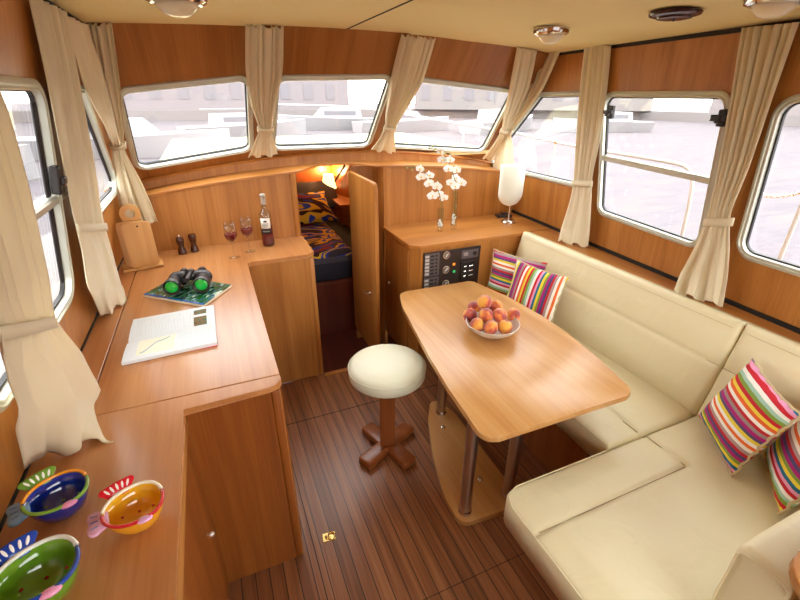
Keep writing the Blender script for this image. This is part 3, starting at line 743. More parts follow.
r = ramp(nt, [(.38, col(238, 172, 62)), (.46, col(226, 128, 56)), (.54, col(192, 78, 56)), (.64, col(150, 60, 62))]); L.new(n.outputs[0], r.inputs[0]); L.new(r.outputs[0], b.inputs['Base Color'])
b.inputs['Roughness'].default_value = .6; b.inputs['Sheen Weight'].default_value = .5; M_peach = m
def peach():
    bm = bm0(); bmesh.ops.create_uvsphere(bm, u_segments=24, v_segments=18, radius=.0385)
    for v in bm.verts:
        a = math.atan2(v.co.y, v.co.x); z = v.co.z/.0385; rr = math.hypot(v.co.x, v.co.y)/.0385
        k = 1-.09*math.exp(-(a/.22)**2)*rr; v.co.x *= k; v.co.y *= k
        v.co.z -= .010*math.exp(-(rr/.25)**2) if z > 0 else 0
        v.co.z *= .96
    return bm
pp = [(477.5, 325, .708), (490.5, 327.6, .712), (505, 327, .708), (470, 315.5, .716), (486, 315.5, .745), (499.8, 315.5, .745), (513, 315, .716), (474.5, 308, .72), (495.5, 307, .735), (484.5, 302, .787), (497, 318, .70), (482, 316, .69)]
plab = ['front left peach of the bowl, low on the rim', 'front middle peach of the bowl, low on the rim', 'front right peach of the bowl, low on the rim', 'leftmost peach in the bowl', 'peach in the centre left of the heap under the topmost', 'peach in the centre right of the heap', 'rightmost peach in the bowl', 'small yellow peach at the back left of the heap', 'peach at the back right of the heap', 'topmost peach of the heap in the white bowl']
p0 = None
for i, (x, y, z) in enumerate(pp[:10]):
    if p0 is None: o = p0 = obj('peach', peach(), M_peach, None, 'all')
    else: o = p0.copy(); C.objects.link(o)
    o.location = hz(x, y, z); rr = random.Random(i*5+1); o.rotation_euler = (rr.uniform(-1.2, 1.2), rr.uniform(-1.2, 1.2), rr.uniform(0, 6.2))
    tag(o, plab[i], 'peach', 'peaches in the white bowl')
o = None

# ---------------------------------------------------------------- stool
sc_ = Vector((.645, 1.645, 0))
stl = tag(empty('stool', sc_), 'round cream topped stool on a wooden cross base beside the table', 'stool')
bm = bm0(); lathec(bm, [(.15, .482), (.182, .485), (.191, .495), (.193, .52), (.192, .542), (.186, .556), (.168, .566), (.10, .574), (.04, .576)], (0, 0, 0), 56); ss = obj('seat', bm, M_vinyl, stl, True)
bm = bm0(); tube(bm, [Vector((.1932*math.cos(t*2*PI/48), .1932*math.sin(t*2*PI/48), .545)) for t in range(49)], .0022, 6, False); obj('piping', bm, M_vinyl, ss)
bm = bm0(); box(bm, -.040, .040, -.036, .036, .048, .482, .004, 2, Matrix.Rotation(math.radians(-22), 4, 'Z')); obj('post', bm, W_stool, stl)
for k in range(2):
    bm = bm0(); box(bm, -.185, .185, -.043, .043, .001, .048+.0004*k, .012, 3, Matrix.Rotation(math.radians((26, -71)[k]), 4, 'Z')); obj('foot_bar', bm, W_stool, stl, 30)

# floor hatch ring
g = hz(329, 537, 0)
hr_ = tag(empty('hatch_ring', (g.x, g.y, 0), -.15), 'small brass flush lifting ring set in the teak floor', 'latch')
bm = bm0(); box(bm, -.028, .028, -.02, .02, 0.0005, .003, .001); obj('plate', bm, M_brass, hr_)
bm = bm0(); ball(bm, (-.008, 0, .004), .010, 14, (1, 1, .6)); tube(bm, [Vector((.01+.015*math.cos(t*PI/8), .015*math.sin(t*PI/8), .007)) for t in range(17)], .0025, 8, False); obj('ring', bm, M_brass, hr_, True)

# ---------------------------------------------------------------- ceiling fittings
def clamp(px_, py_, r, label):
    g = hz(px_, py_, 2.0); 
    for _ in range(4): g = hz(px_, py_, zc(g.x)-.02)
    o = tag(empty('ceiling_lamp', (g.x, g.y, zc(g.x))), label, 'ceiling lamp', 'round dome lamps on the ceiling')
    bm = bm0(); lathe(bm, [(r, -.002), (r, -.012), (r*.95, -.024), (r*.82, -.03), (r*.72, -.026), (r*.70, -.012)], (0, 0, 0), 40); obj('chrome_rim', bm, M_chrome, o, True)
    bm = bm0(); lathec(bm, [(r*.71, -.022), (r*.62, -.042), (r*.42, -.058), (r*.2, -.064)], (0, 0, 0), 36); obj('glass_dome', bm, M_dome, o, 'all')
    return g
M_dome = newmat('dome_glass'); b = M_dome[2]; b.inputs['Base Color'].default_value = col(240, 232, 205); b.inputs['Roughness'].default_value = .25; M_dome = M_dome[0]
clamp(176, 0, .092, 'chrome rimmed dome lamp on the ceiling above the port worktop')
clamp(551, 33, .082, 'chrome rimmed dome lamp on the ceiling above the starboard cabinet, furthest forward')
clamp(776, 1, .085, 'chrome rimmed dome lamp on the ceiling above the settee at the right')
g = hz(675, 14, 2.0)
for _ in range(4): g = hz(675, 14, zc(g.x)-.01)
o = tag(empty('ceiling_vent', (g.x, g.y, zc(g.x))), 'dark brown round vent disc on the ceiling between two dome lamps', 'vent')
M_vent = plain('vent_brown', (62, 28, 26), .25)
bm = bm0(); lathec(bm, [(.082, -.001), (.087, -.008), (.084, -.015), (.07, -.019)], (0, 0, 0), 40); obj('vent_rim', bm, M_vent, o, True)
bm = bm0(); lathec(bm, [(.06, -.0195), (.057, -.025), (.045, -.027)], (0, 0, 0), 36); obj('vent_cover', bm, M_vent, o, True)
bm = bm0(); ball(bm, (-.0, .0, -.029), .005); obj('screw', bm, M_blackp, o, True)
# ---------------------------------------------------------------- curtains
def catmull(P, t):
    n = len(P)-1; x = t*n; i = min(int(x), n-1); f_ = x-i
    p0, p1, p2, p3 = P[max(i-1, 0)], P[i], P[i+1], P[min(i+2, n)]
    if hasattr(p1, 'x'):
        m1_ = (p2-p0)*.5*.7; m2_ = (p3-p1)*.5*.7
    else: m1_ = (p2-p0)*.35; m2_ = (p3-p1)*.35
    a = f_*f_
    return p1*(2*a*f_-3*a+1)+m1_*(a*f_-2*a+f_)+p2*(-2*a*f_+3*a)+m2_*(a*f_-a)
def curtain(levels, surf, pleats, amps, tie, label, inward, seed=0, rows=60):
    """levels: (xl, yl, xr, yr); surf(x, y, level) gives the point; tie = level index of the tieback"""
    Lp = [surf(l[0], l[1], i) for i, l in enumerate(levels)]; Rp = [surf(l[2], l[3], i) for i, l in enumerate(levels)]
    rnd = random.Random(seed); ph = [rnd.uniform(0, 6.28) for _ in range(6)]
    nin = Vector(inward).normalized(); cols = pleats*9
    def pt(u, t, extra=0):
        l = catmull(Lp, t); r_ = catmull(Rp, t); A = catmull(amps, t)
        w = u+.035*math.sin(2*PI*u*2+ph[0])*math.sin(PI*u)+.02*math.sin(2*PI*u*5+ph[1]+2*t)
        f_ = math.sin(2*PI*pleats*w+ph[2]+.5*math.sin(3*t+ph[3]))
        f_ = math.copysign(abs(f_)**.75, f_)+.35*math.sin(2*PI*pleats*.5*w+ph[4])
        d = (r_-l).normalized(); dn = (catmull(Lp, min(1, t+.02))-catmull(Lp, max(0, t-.02))).normalized(); n = d.cross(dn)
        if n.dot(nin) < 0: n = -n
        if tie is not None:
            wv = sm(tie/(len(levels)-1)-.02, tie/(len(levels)-1)+.18, t); g_ = math.sin(2*PI*pleats*.42*w+ph[0])
            f_ = f_*(1-.75*wv)+wv*1.1*math.copysign(abs(g_)**.8, g_)
        p = l.lerp(r_, u)+n*(A*f_)
        p += d*(.35*A*math.cos(2*PI*pleats*w+ph[5]))*math.sin(PI*min(1, max(0, u)))
        return p, n
    bm = bm0(); grid(bm, cols, rows, lambda u, v: pt(u, v)[0])
    o = obj('curtain', bm, M_curt, None, 'all'); md = o.modifiers.new('thickness', 'SOLIDIFY'); md.thickness = .003
    centre(o); tag(o, label, 'curtain')
    if tie is not None:
        tt = tie/(len(levels)-1); bm = bm0(); R = []; n_ = 14; A = catmull(amps, tt)*1.5+.008
        l = catmull(Lp, tt); r_ = catmull(Rp, tt); d = (r_-l); W = d.length; d.normalize()
        dn = ((catmull(Lp, min(1, tt+.03))+catmull(Rp, min(1, tt+.03)))/2-(catmull(Lp, max(0, tt-.03))+catmull(Rp, max(0, tt-.03)))/2).normalized(); n = d.cross(dn)
        if n.dot(nin) < 0: n = -n
        c = (l+r_)/2; hh = .018
        for k in range(32):
            a_ = 2*PI*k/32; q = c+d*((W/2+.008)*math.cos(a_))+n*(A*math.sin(a_))
            R.append([bm.verts.new(q-dn*hh), bm.verts.new(q+dn*hh)])
        for k in range(32): bm.faces.new((R[k][0], R[(k+1) % 32][0], R[(k+1) % 32][1], R[k][1]))
        b = obj('tieback', bm, M_curt, o, 'all'); b.matrix_parent_inverse = Matrix.Translation(-o.location); md = b.modifiers.new('thickness', 'SOLIDIFY'); md.thickness = .003; md.offset = 1
    return o
def on(pl, off): return lambda x, y, i: pl.px(x, y, off if not isinstance(off, (list, tuple)) else off[i])
def onB(pl, off): return lambda x, y, i: hz(x, y, CT+.010) if i == len(off)-1 else pl.px(x, y, off[i])
def onY(ys): return lambda x, y, i: hy(x, y, ys[i])
# port side
curtain([(-150, -60, -62, -10), (-100, 90, -8, 105), (-60, 200, 20, 195), (-25, 290, 44, 285), (-4, 334, 53, 322), (-2, 375, 76, 355), (10, 425, 98, 402), (23, 464, 113, 437)],
        onB(left, [.04, .05, .06, .07, .07, .08, .10, .12]), 5, [.016, .016, .015, .010, .007, .010, .014, .012], 4,
        'large cream curtain hanging nearest the camera on the port wall above the blue bowl', (1, 0, 0), 3)
curtain([(35, -3, 66, 12), (53, 80, 81, 90), (68, 165, 97, 172), (76, 213, 103, 212), (79, 228, 106, 227), (86, 255, 116, 258), (93, 292, 124, 286), (103, 318, 128, 299)],
        onB(left, [.03, .04, .045, .05, .05, .06, .07, .08]), 5, [.010, .010, .008, .006, .005, .007, .010, .012], 4,
        'cream curtain between the two port side windows tied above the worktop', (1, 0, 0), 5)
curtain([(65, 15, 84, 24), (83, 80, 103, 83), (104, 125, 114, 124), (112, 146, 120, 145), (112, 158, 122, 158), (117, 195, 133, 195), (123, 222, 143, 222)],
        (lambda x, y, i: left.px(x, y, (.025, .04, .07)[i]) if i < 3 else hy(x, y, (0, 0, 0, 2.68, 2.70, 2.72, 2.74)[i])), 3, [.010, .011, .007, .004, .006, .010, .012], 3,
        'cream curtain in the port forward corner behind the chopping boards, hung from the side wall', (1, -.3, 0), 6)
curtain([(84, 24, 112, 24), (94, 75, 119, 75), (109, 120, 124, 120), (117, 145, 124, 145), (117, 158, 128, 157), (124, 190, 144, 187), (136, 224, 158, 222)],
        onY([2.34, 2.48, 2.62, 2.72, 2.74, 2.78, 2.80]), 4, [.010, .010, .006, .004, .006, .010, .012], 3,
        'cream curtain beside the left edge of the windscreen hanging down to the chopping boards', (0, -1, 0), 8)
# windscreen
curtain([(246, 25, 284, 27), (246, 70, 283, 70), (251, 106, 276, 105), (259, 129, 272, 129), (254, 142, 274, 141), (248, 157, 278, 155)],
        on(shC, [.03, .045, .05, .05, .055, .075]), 6, [.010, .010, .008, .005, .007, .012], 3, 'cream curtain between the left and middle windscreen panes', (0, -1, .5), 11)
curtain([(402, 35, 436, 39), (391, 80, 423, 82), (386, 112, 405, 112), (385, 128, 395, 128), (379, 139, 395, 139), (371, 150, 396, 153)],
        on(shC, [.03, .045, .05, .05, .055, .075]), 6, [.010, .010, .008, .005, .007, .012], 3, 'cream curtain between the middle and right windscreen panes', (0, -1, .5), 12)
curtain([(517, 47, 537, 50), (510, 85, 529, 87), (504, 115, 516, 116), (501, 131, 508, 132), (493, 144, 504, 145), (482, 158, 494, 161)],
        on(shR, [.03, .05, .06, .07, .07, .08]), 4, [.010, .010, .007, .004, .006, .010], 3, 'cream curtain at the right end of the windscreen with its tail on the sill', (0, -1, .5), 13)
curtain([(537, 50, 560, 52), (526, 88, 543, 89), (508, 119, 522, 118), (500, 131, 511, 132), (498, 145, 512, 145), (493, 172, 513, 172), (490, 200, 508, 202)],
        on(right, [.03, .05, .07, .08, .09, .10, .11]), 4, [.010, .010, .006, .004, .006, .009, .011], 3, 'cream curtain in the starboard forward corner hanging behind the table lamp', (-1, -.3, 0), 14)
# starboard side
curtain([(585, 46, 610, 45), (580, 90, 606, 88), (576, 140, 599, 138), (574, 172, 592, 173), (573, 183, 591, 184), (569, 203, 591, 204), (561, 228, 590, 230), (558, 241, 588, 247)],
        onB(right, [.03, .04, .05, .055, .055, .07, .09, .10]), 5, [.010, .009, .008, .006, .005, .008, .012, .014], 4, 'cream curtain between the raked starboard window and the sliding window', (-1, 0, 0), 15)
curtain([(743, 28, 801, 22), (732, 100, 775, 98), (720, 165, 751, 168), (711, 205, 734, 208), (706, 222, 731, 222), (697, 245, 729, 248), (684, 272, 726, 280), (674, 292, 723, 306)],
        onB(right, [.03, .04, .05, .06, .06, .07, .08, .09]), 6, [.014, .013, .010, .007, .005, .009, .014, .016], 4, 'wide cream curtain over the settee between the two large starboard windows', (-1, 0, 0), 16)

# ---------------------------------------------------------------- things on the port worktop
# chopping boards
st_ = tag(empty('chopping_board_stand', (-.44, 2.61, CT), math.radians(8)), 'light wooden stand with a round ring handle holding the chopping boards', 'stand')
bm = bm0(); box(bm, -.09, .105, -.055, .055, .001, .014, .003); obj('foot_plate', bm, W_beech, st_)
bm = bm0(); box(bm, -.012, .03, .030, .042, .014, .26); 
V = []
for k in range(33):
    t = 2*PI*k/32; V.append(t)
for z0, z1 in ((0, 1),):
    o_ = [[bm.verts.new((.009+r*math.cos(t), y, 0.292+r*math.sin(t))) for t in V[:-1]] for (r, y) in ((.050, .030), (.050, .042), (.024, .042), (.024, .030))]
    for a_ in range(4):
        A, B = o_[a_], o_[(a_+1) % 4]
        for k in range(32): bm.faces.new((A[k], A[(k+1) % 32], B[(k+1) % 32], B[k]))
obj('ring_handle', bm, W_beech, st_)
proto = None
labs = ['front wooden chopping board facing the room of the ring handled stand', 'middle wooden chopping board of the three in the stand', 'rear wooden chopping board nearest the ring handle']
for k in range(3):
    if proto is None:
        bm = bm0(); P = rpoly([(-.068, 0), (.068, 0), (.068, .242), (-.068, .242)], .018); prism(bm, [(p.x, p.y) for p in P], -.006, .006, Matrix.Rotation(PI/2, 4, 'X'), .002)
        proto = o = obj('chopping_board', bm, W_beech)
        bm = bm0(); disc_y(bm, Vector((0.005, -.0065, .222)), .005, .001, 12); obj('hanging_hole', bm, M_black, o)
    else:
        o = proto.copy(); C.objects.link(o)
        for ch in proto.children: c_ = ch.copy(); C.objects.link(c_); c_.parent = o
    v = Matrix.Rotation(math.radians(8), 3, 'Z') @ Vector((.022-.012*k, -.040+.019*k, 0)); o.location = st_.location+v+Vector((0, 0, .0145)); o.rotation_euler = (math.radians(-4), 0, math.radians(8)); tag(o, labs[k], 'chopping board', 'chopping boards in the stand')
# mills
def mill(g, top, name, label):
    m_ = tag(empty(name, (g.x, g.y, CT)), label, 'mill', 'pepper and salt mills')
    bm = bm0(); lathec(bm, [(.023, .001), (.024, .008), (.021, .025), (.015, .045), (.017, .062), (.020, .072)], (0, 0, 0), 24); obj('mill_body', bm, W_mill, m_, True)
    bm = bm0(); lathec(bm, [(.020, .073), (.022, .085), (.019, .098), (.012, .106)] if top else [(.019, .073), (.022, .086), (.023, .10), (.020, .109)], (0, 0, 0), 24); obj('mill_head', bm, W_mill, m_, True)
    if top: bm = bm0(); ball(bm, (0, 0, .110), .006); obj('knob', bm, M_chrome, m_, True)
mill(Vector((-.238, 2.765, 0)), 1, 'pepper_mill', 'dark turned wooden mill with a small silver knob, left of the pair')
mill(Vector((-.170, 2.785, 0)), 0, 'salt_mill', 'dark turned wooden mill with a plain flared head, right of the pair')
# wine glasses
def wineglass(x, y, label):
    g = tag(empty('wine_glass', (x, y, CT)), label, 'wine glass', 'wine glasses beside the bottle')
    P = [(.034, .0015), (.02, .004), (.005, .010), (.0038, .03), (.0038, .085), (.010, .096), (.028, .113), (.036, .135), (.036, .155), (.029, .212), (.0275, .212), (.0345, .155), (.0345, .136), (.026, .115), (.008, .099), (0, .097)]
    bm = bm0(); lathe(bm, [(0, .001)]+P, (0, 0, 0), 36); obj('glass_body', bm, M_glass, g, 'all')
    bm = bm0(); lathec(bm, [(.008, .100), (.0255, .1162), (.034, .137), (.0342, .147)], (0, 0, 0), 36); obj('wine', bm, M_wine, g, True)
    return g
wineglass(.045, 2.575, 'half full red wine glass standing nearer the camera, left of the pair')
wineglass(.140, 2.65, 'half full red wine glass standing next to the bottle')
bt = tag(empty('wine_bottle', (.265, 2.735, CT)), 'half full clear bottle of red wine with a white and black label', 'bottle')
bm = bm0(); lathe(bm, [(0, .002), (.034, .002), (.038, .008), (.038, .185), (.034, .212), (.018, .235), (.0145, .25), (.0145, .315), (.013, .315), (.013, .25), (.0165, .234), (.032, .21), (.036, .185), (.036, .01), (0, .008)], (0, 0, 0), 36); obj('glass_body', bm, M_glass, bt, 50)
bm = bm0(); lathec(bm, [(.0355, .011), (.0355, .125)], (0, 0, 0), 36); obj('wine', bm, M_wine, bt, 40)
bm = bm0(); lathec(bm, [(.0152, .265), (.0152, .316), (.0165, .318), (.0165, .325), (.014, .328)], (0, 0, 0), 24); obj('capsule', bm, plain('foil_grey', (206, 206, 200), .3, .6), bt, 40)
def label_arc(z0, z1, r, a0, a1, mat, nm):
    bm = bm0(); grid(bm, 16, 1, lambda u, v: Vector((r*math.cos(a0+(a1-a0)*u), r*math.sin(a0+(a1-a0)*u), z0+(z1-z0)*v))); o = obj(nm, bm, mat, bt, 'all'); md = o.modifiers.new('s', 'SOLIDIFY'); md.thickness = .0006; return o
label_arc(.120, .185, .0386, -2.6, -1.0, plain('label_white', (236, 234, 228), .5), 'label'); label_arc(.085, .116, .0386, -2.6, -1.0, plain('label_black', (38, 30, 32), .5), 'label')
label_arc(.160, .170, .0392, -2.05, -1.55, M_blackp, 'emblem')
for z in (.150, .142, .132): label_arc(z-.0015, z+.0015, .0392, -2.3+(.15 if z < .14 else 0), -1.3-(.15 if z < .14 else 0), plain('label_ink', (90, 84, 84), .5), 'lettering')
label_arc(.098, .104, .0392, -2.3, -1.3, plain('label_grey_ink', (150, 150, 146), .5), 'lettering')
# magazine
def cover():
    m, nt, b = newmat('magazine_cover'); N = nt.nodes; L = nt.links; tc = N.new('ShaderNodeTexCoord'); n = N.new('ShaderNodeTexNoise'); n.inputs['Scale'].default_value = 16; n.inputs['Detail'].default_value = 4; n.inputs['Distortion'].default_value = 1
    mp = N.new('ShaderNodeMapping'); mp.inputs['Scale'].default_value = (1, 2.6, 1); mp.inputs['Rotation'].default_value = (0, 0, .5); L.new(tc.outputs['Object'], mp.inputs[0]); L.new(mp.outputs[0], n.inputs[0])
    r = ramp(nt, [(0, col(14, 26, 32)), (.38, col(20, 52, 58)), (.46, col(24, 78, 44)), (.52, col(60, 124, 60)), (.56, col(20, 60, 120)), (.62, col(150, 196, 170)), (.68, col(226, 234, 220))]); L.new(n.outputs[0], r.inputs[0])
    L.new(r.outputs[0], b.inputs['Base Color']); b.inputs['Roughness'].default_value = .18; return m
mA, mB, mD = hz(144, 297, CT), hz(204, 307.5, CT), hz(232, 287, CT)
uu = (mD-mB); vv = (mA-mB); ang = math.atan2(uu.y, uu.x)
mg = empty('magazine', ((mA+mD)/2), ang); tag(mg, 'glossy blue and green covered magazine lying under the binoculars', 'magazine')
w_, h_ = uu.length, 0.27
R_ = Matrix.Rotation(-ang, 3, 'Z'); va = R_ @ vv
bm = bm0(); P = [Vector((0, 0)), Vector((w_, 0)), Vector((w_+va.x, va.y)), Vector((va.x, va.y))]; cc = (P[0]+P[2])/2; P = [p-cc for p in P]
prism(bm, [(p.x, p.y) for p in P], .001, .012); obj('page_block', bm, plain('paper_edge', (226, 214, 190), .6), mg)
bm = bm0(); prism(bm, [(p.x*1.003, p.y*1.003) for p in P], .012, .0132); obj('cover', bm, cover(), mg)
bm = bm0(); a0 = P[0]; a1 = P[3]; d_ = (a1-a0).normalized(); nrm_ = Vector((d_.y, -d_.x))
prism(bm, [(a0.x-.0*d_.x, a0.y), (a1.x, a1.y), (a1.x+.014, a1.y+.0), (a0.x+.014, a0.y)], .0133, .0139); obj('spine_band', bm, plain('cover_blue', (24, 84, 160), .2), mg)
# binoculars
MAGTOP = CT+.014
L1, L2 = hz(171, 288, MAGTOP+.039), hz(201, 285.5, MAGTOP+.039)
bc = (L1+L2)/2; ax = (L2-L1); ang = math.atan2(ax.y, ax.x); sep = ax.length/2
bn = tag(empty('binoculars', (bc.x, bc.y, MAGTOP), ang), 'black binoculars with green coated lenses resting on the magazine', 'binoculars')
M_bin = plain('binocular_rubber', (40, 32, 34), .38)
m_lens = plain('green_lens', (10, 190, 60), .05, 0, .8, Coat_Weight=1.0); 
cz = .039
for s in (-1, 1):
    bm = bm0(); pr = [(.037, 0), (.038, .004), (.037, .035), (.033, .05), (.030, .085), (.034, .09), (.034, .12)]
    lathe(bm, [(.028, .008), (.036, 0)]+pr[1:]+[(0, .12)], (0, 0, 0), 36)
    bmesh.ops.transform(bm, matrix=T((s*sep, 0, cz)) @ Matrix.Rotation(-PI/2, 4, 'X') @ Matrix.Rotation(0, 4, 'Z'), verts=bm.verts)
    br_ = obj('barrel', bm, M_bin, bn, 40)
    bm = bm0(); lathe(bm, [(0, 0.004), (.016, .005), (.028, .009)], (0, 0, 0), 30); bmesh.ops.transform(bm, matrix=T((s*sep, 0, cz)) @ Matrix.Rotation(-PI/2, 4, 'X'), verts=bm.verts); obj('objective_lens', bm, m_lens, br_, 'all')
    bm = bm0(); box(bm, min(s*sep, s*.018), max(s*sep, s*.018), .085, .135, cz-.028, cz+.036, .012, 3); obj('prism_housing', bm, M_bin, bn, 40)
    bm = bm0(); lathec(bm, [(.017, 0), (.017, .03), (.022, .034), (.022, .055)], (0, 0, 0), 24); bmesh.ops.transform(bm, matrix=T((s*.042, .132, cz+.006)) @ Matrix.Rotation(-PI/2, 4, 'X'), verts=bm.verts); obj('eyepiece', bm, M_bin, bn, 40)
bm = bm0(); lathec(bm, [(.012, .03), (.012, .12), (.016, .124), (.016, .15)], (0, 0, 0), 20); bmesh.ops.transform(bm, matrix=T((0, 0, cz+.02)) @ Matrix.Rotation(-PI/2, 4, 'X'), verts=bm.verts); box(bm, -.022, .022, .09, .12, cz-.005, cz+.018, .003); obj('focus_bridge', bm, M_bin, bn, 40)
# open book
ob = tag(empty('open_book', (-.245, 1.715, CT)), 'open pilot book with white printed pages, a chart and a small photo', 'book')
def pages_mat():
    m, nt, b = newmat('printed_page'); N = nt.nodes; L = nt.links; tc = N.new('ShaderNodeTexCoord')
    br = N.new('ShaderNodeTexBrick'); br.inputs['Scale'].default_value = 1; br.inputs['Mortar Size'].default_value = .0022; br.inputs['Brick Width'].default_value = .055; br.inputs['Row Height'].default_value = .0055; br.offset = .37
    br.inputs['Color1'].default_value = col(176, 188, 198); br.inputs['Color2'].default_value = col(208, 216, 222); br.inputs['Mortar'].default_value = col(226, 232, 236)
    mp = N.new('ShaderNodeMapping'); mp.inputs['Rotation'].default_value = (0, 0, PI/2); L.new(tc.outputs['Object'], mp.inputs[0]); L.new(mp.outputs[0], br.inputs[0]); L.new(br.outputs[0], b.inputs['Base Color']); b.inputs['Roughness'].default_value = .5; return m
M_page = pages_mat(); M_pblk = plain('page_white', (224, 230, 234), .55)
def zpage(v): return 0.004+.012*math.sin(min(1, v*1.25)*PI*.55+.25)*(1 if v > 0 else 0)+(-.002*math.exp(-v/.08))
sy_ = -.005
def yl(u, s): return 0
HWb = .157
for s, dpt in ((-1, .165), (1, .185)):
    bm = bm0()
    def pg(u, v): 
        sl = .02*(u-.5)
        return Vector(((2*u-1)*HWb, s*v*dpt+sl, zpage(v)))
    A = grid(bm, 6, 14, pg); B = grid(bm, 6, 14, lambda u, v: Vector(((2*u-1)*HWb, s*v*dpt+.02*(u-.5), .002)), True); bmesh.ops.bridge_loops(bm, edges=[e for e in bm.edges if e.is_boundary])
    obj('page_block', bm, M_pblk, ob, 50)
    def patch(u0, u1, v0, v1, mat, nm, lift=.0006):
        bm = bm0(); grid(bm, 6, 8, lambda u, v: pg(u0+(u1-u0)*u, v0+(v1-v0)*v)+Vector((0, 0, lift)))
        o = obj(nm, bm, mat, ob, 'all')
    if s < 0:
        patch(.13, .53, .1, .86, plain('chart_cream', (240, 238, 214), .5), 'printed_chart'); patch(.58, .93, .1, .85, M_page, 'printed_text')
        bm = bm0(); rnd = random.Random(4)
        pts = [pg(.17+.30*t, .78-.62*t+.05*math.sin(9*t))+Vector((0, 0, .0016)) for t in [i/10 for i in range(11)]]; tube(bm, pts, .0011, 5); obj('chart_line', bm, plain('chart_blue', (120, 170, 200), .5), ob)
    else:
        patch(.06, .72, .12, .9, M_page, 'printed_text')
        m_ph = print_mat('photo_print', (60, 80, 50), [(120, 80, 50), (150, 110, 70), (70, 100, 60), (60, 120, 110)], 60, 2)
        patch(.74, .90, .10, .48, m_ph, 'printed_photo'); patch(.74, .90, .60, .86, m_ph, 'printed_photo')
bm = bm0(); box(bm, -HWb-.003, HWb-.001, -.160, .180, 0.0004, .0019); obj('cover', bm, plain('cover_pink', (214, 60, 110), .4), ob)

# ---------------------------------------------------------------- fish shaped bowls
def fish(x, y, rot, body, inner, rim_back, rim_front, tailc, finc, dots, pect, label, sc=1.0, dotw=(180, 30, 30)):
    o = tag(empty('fish_bowl', (x, y, CT), rot), label, 'bowl', 'fish shaped serving bowls')
    o.scale = (sc, sc, sc)
    def outl(t, k, z):  # fish outline, k = size
        c, s = math.cos(t), math.sin(t)
        X = .062*math.copysign(abs(c)**.92, c); Y = .059*math.copysign(abs(s)**.92, s)*(1+.10*c)
        return Vector((X*k, Y*k, z))
    n = 48; prof = [(.42, .002), (.52, .003), (.76, .018), (.92, .040), (1.0, .062), (1.0, .065), (.95, .065), (.87, .040), (.66, .022), (.45, .010), (.0, .008)]
    for nm, pr, c in (('bowl_shell', prof[:6], body), ('glazed_inside', prof[5:], inner)):
        bm = bm0(); R = []
        for k, z in pr:
            if k == 0: R.append([bm.verts.new((0, 0, z))]); continue
            R.append([bm.verts.new(outl(2*PI*i/n, k, z)) for i in range(n)])
        for A, B in zip(R, R[1:]):
            for i in range(n):
                j = (i+1) % n
                if len(B) == 1: bm.faces.new((A[i], A[j], B[0]))
                else: bm.faces.new((A[i], A[j], B[j], B[i]))
        if nm == 'bowl_shell': bm.faces.new(R[0][::-1])
        obj(nm, bm, plain('glaze', c, .08, 0, .6, Coat_Weight=.6), o, 'all')
    for a0, a1, c in ((.15, 2.95, rim_back), (3.1, 6.35, rim_front)):
        bm = bm0(); tube(bm, [outl(a0+(a1-a0)*i/30, .985, .065) for i in range(31)], .0042, 8); obj('rim', bm, plain('rim_glaze', c, .1, 0, .6, Coat_Weight=.6), o, 'all')
    # tail
    bm = bm0(); P = rpoly([(-.050, -.020), (-.080, -.038), (-.092, -.026), (-.088, .0), (-.092, .022), (-.078, .034), (-.050, .018)], [.0, .008, .008, .02, .008, .008, 0], 4)
    prism(bm, [(p.x, p.y) for p in P], .052, .060, None, .0025); tl = obj('tail_fin', bm, plain('tail_glaze', tailc, .15, 0, .6), o, 'all')
    for yy in (-.015, .0, .015):
        bm = bm0(); tube(bm, [(-.084, yy*1.2, .0605), (-.070, yy, .0608)], .0012, 5); obj('painted_line', bm, plain('paint_blue', (70, 90, 150), .3), tl)
    # dorsal fin, leaning outwards from the far rim
    Rm = T((-.022, .052, .058)) @ Matrix.Rotation(.2, 4, 'Z') @ Matrix.Rotation(math.radians(48), 4, 'X')
    bm = bm0(); P = rpoly([(-.020, .0), (.018, .0), (.040, .024), (.034, .032), (.0, .034), (-.034, .030), (-.040, .022)], [.004, .004, .006, .006, .03, .006, .006], 4)
    prism(bm, [(p.x, p.y) for p in P], -.003, .003, Rm, .0015); fn = obj('dorsal_fin', bm, plain('fin_glaze', finc, .12, 0, .6), o, 'all')
    for k in range(5):
        bm = bm0(); ball(bm, (0, 0, 0), 1, 10, (.0027, .0085, .0012)); bmesh.ops.transform(bm, matrix=Rm @ T((-.022+.011*k, .0205+.001*(2-abs(k-2)), .003)) @ Matrix.Rotation(.5-.25*k, 4, 'Z'), verts=bm.verts); obj('painted_spot', bm, M_white, fn, 'all')
    # pectoral fin on the near rim
    bm = bm0(); c = outl(4.95, 1.0, .064); ball(bm, c, 1, 14, (.017, .009, .006)); obj('pectoral_fin', bm, plain('pink_glaze', pect, .12, 0, .6), o, 'all')
    rnd = random.Random(int(x*999)); 
    for k in range(6):
        a_ = k*1.05+.4; q = outl(a_, .42 if k % 2 else .60, .0); z = .0125 if k % 2 else .020
        bm = bm0(); ball(bm, (q.x, q.y, z), .0035, 8, (1, 1, .4)); obj('painted_dot', bm, plain('dot', dotw, .3), o, 'all')
    return o
fish(-.276, .820, math.radians(12), (232, 160, 40), (250, 190, 40), (250, 246, 226), (206, 30, 40), (226, 170, 206), (206, 26, 40), 1, (226, 170, 214), 'yellow fish shaped bowl with red dorsal fin and pink tail', .94)
fish(-.438, .922, math.radians(20), (24, 44, 140), (18, 48, 165), (244, 160, 30), (120, 170, 60), (120, 160, 200), (110, 150, 50), 1, (232, 150, 190), 'dark blue fish shaped bowl with green dorsal fin by the curtain hem', .96, (110, 150, 60))
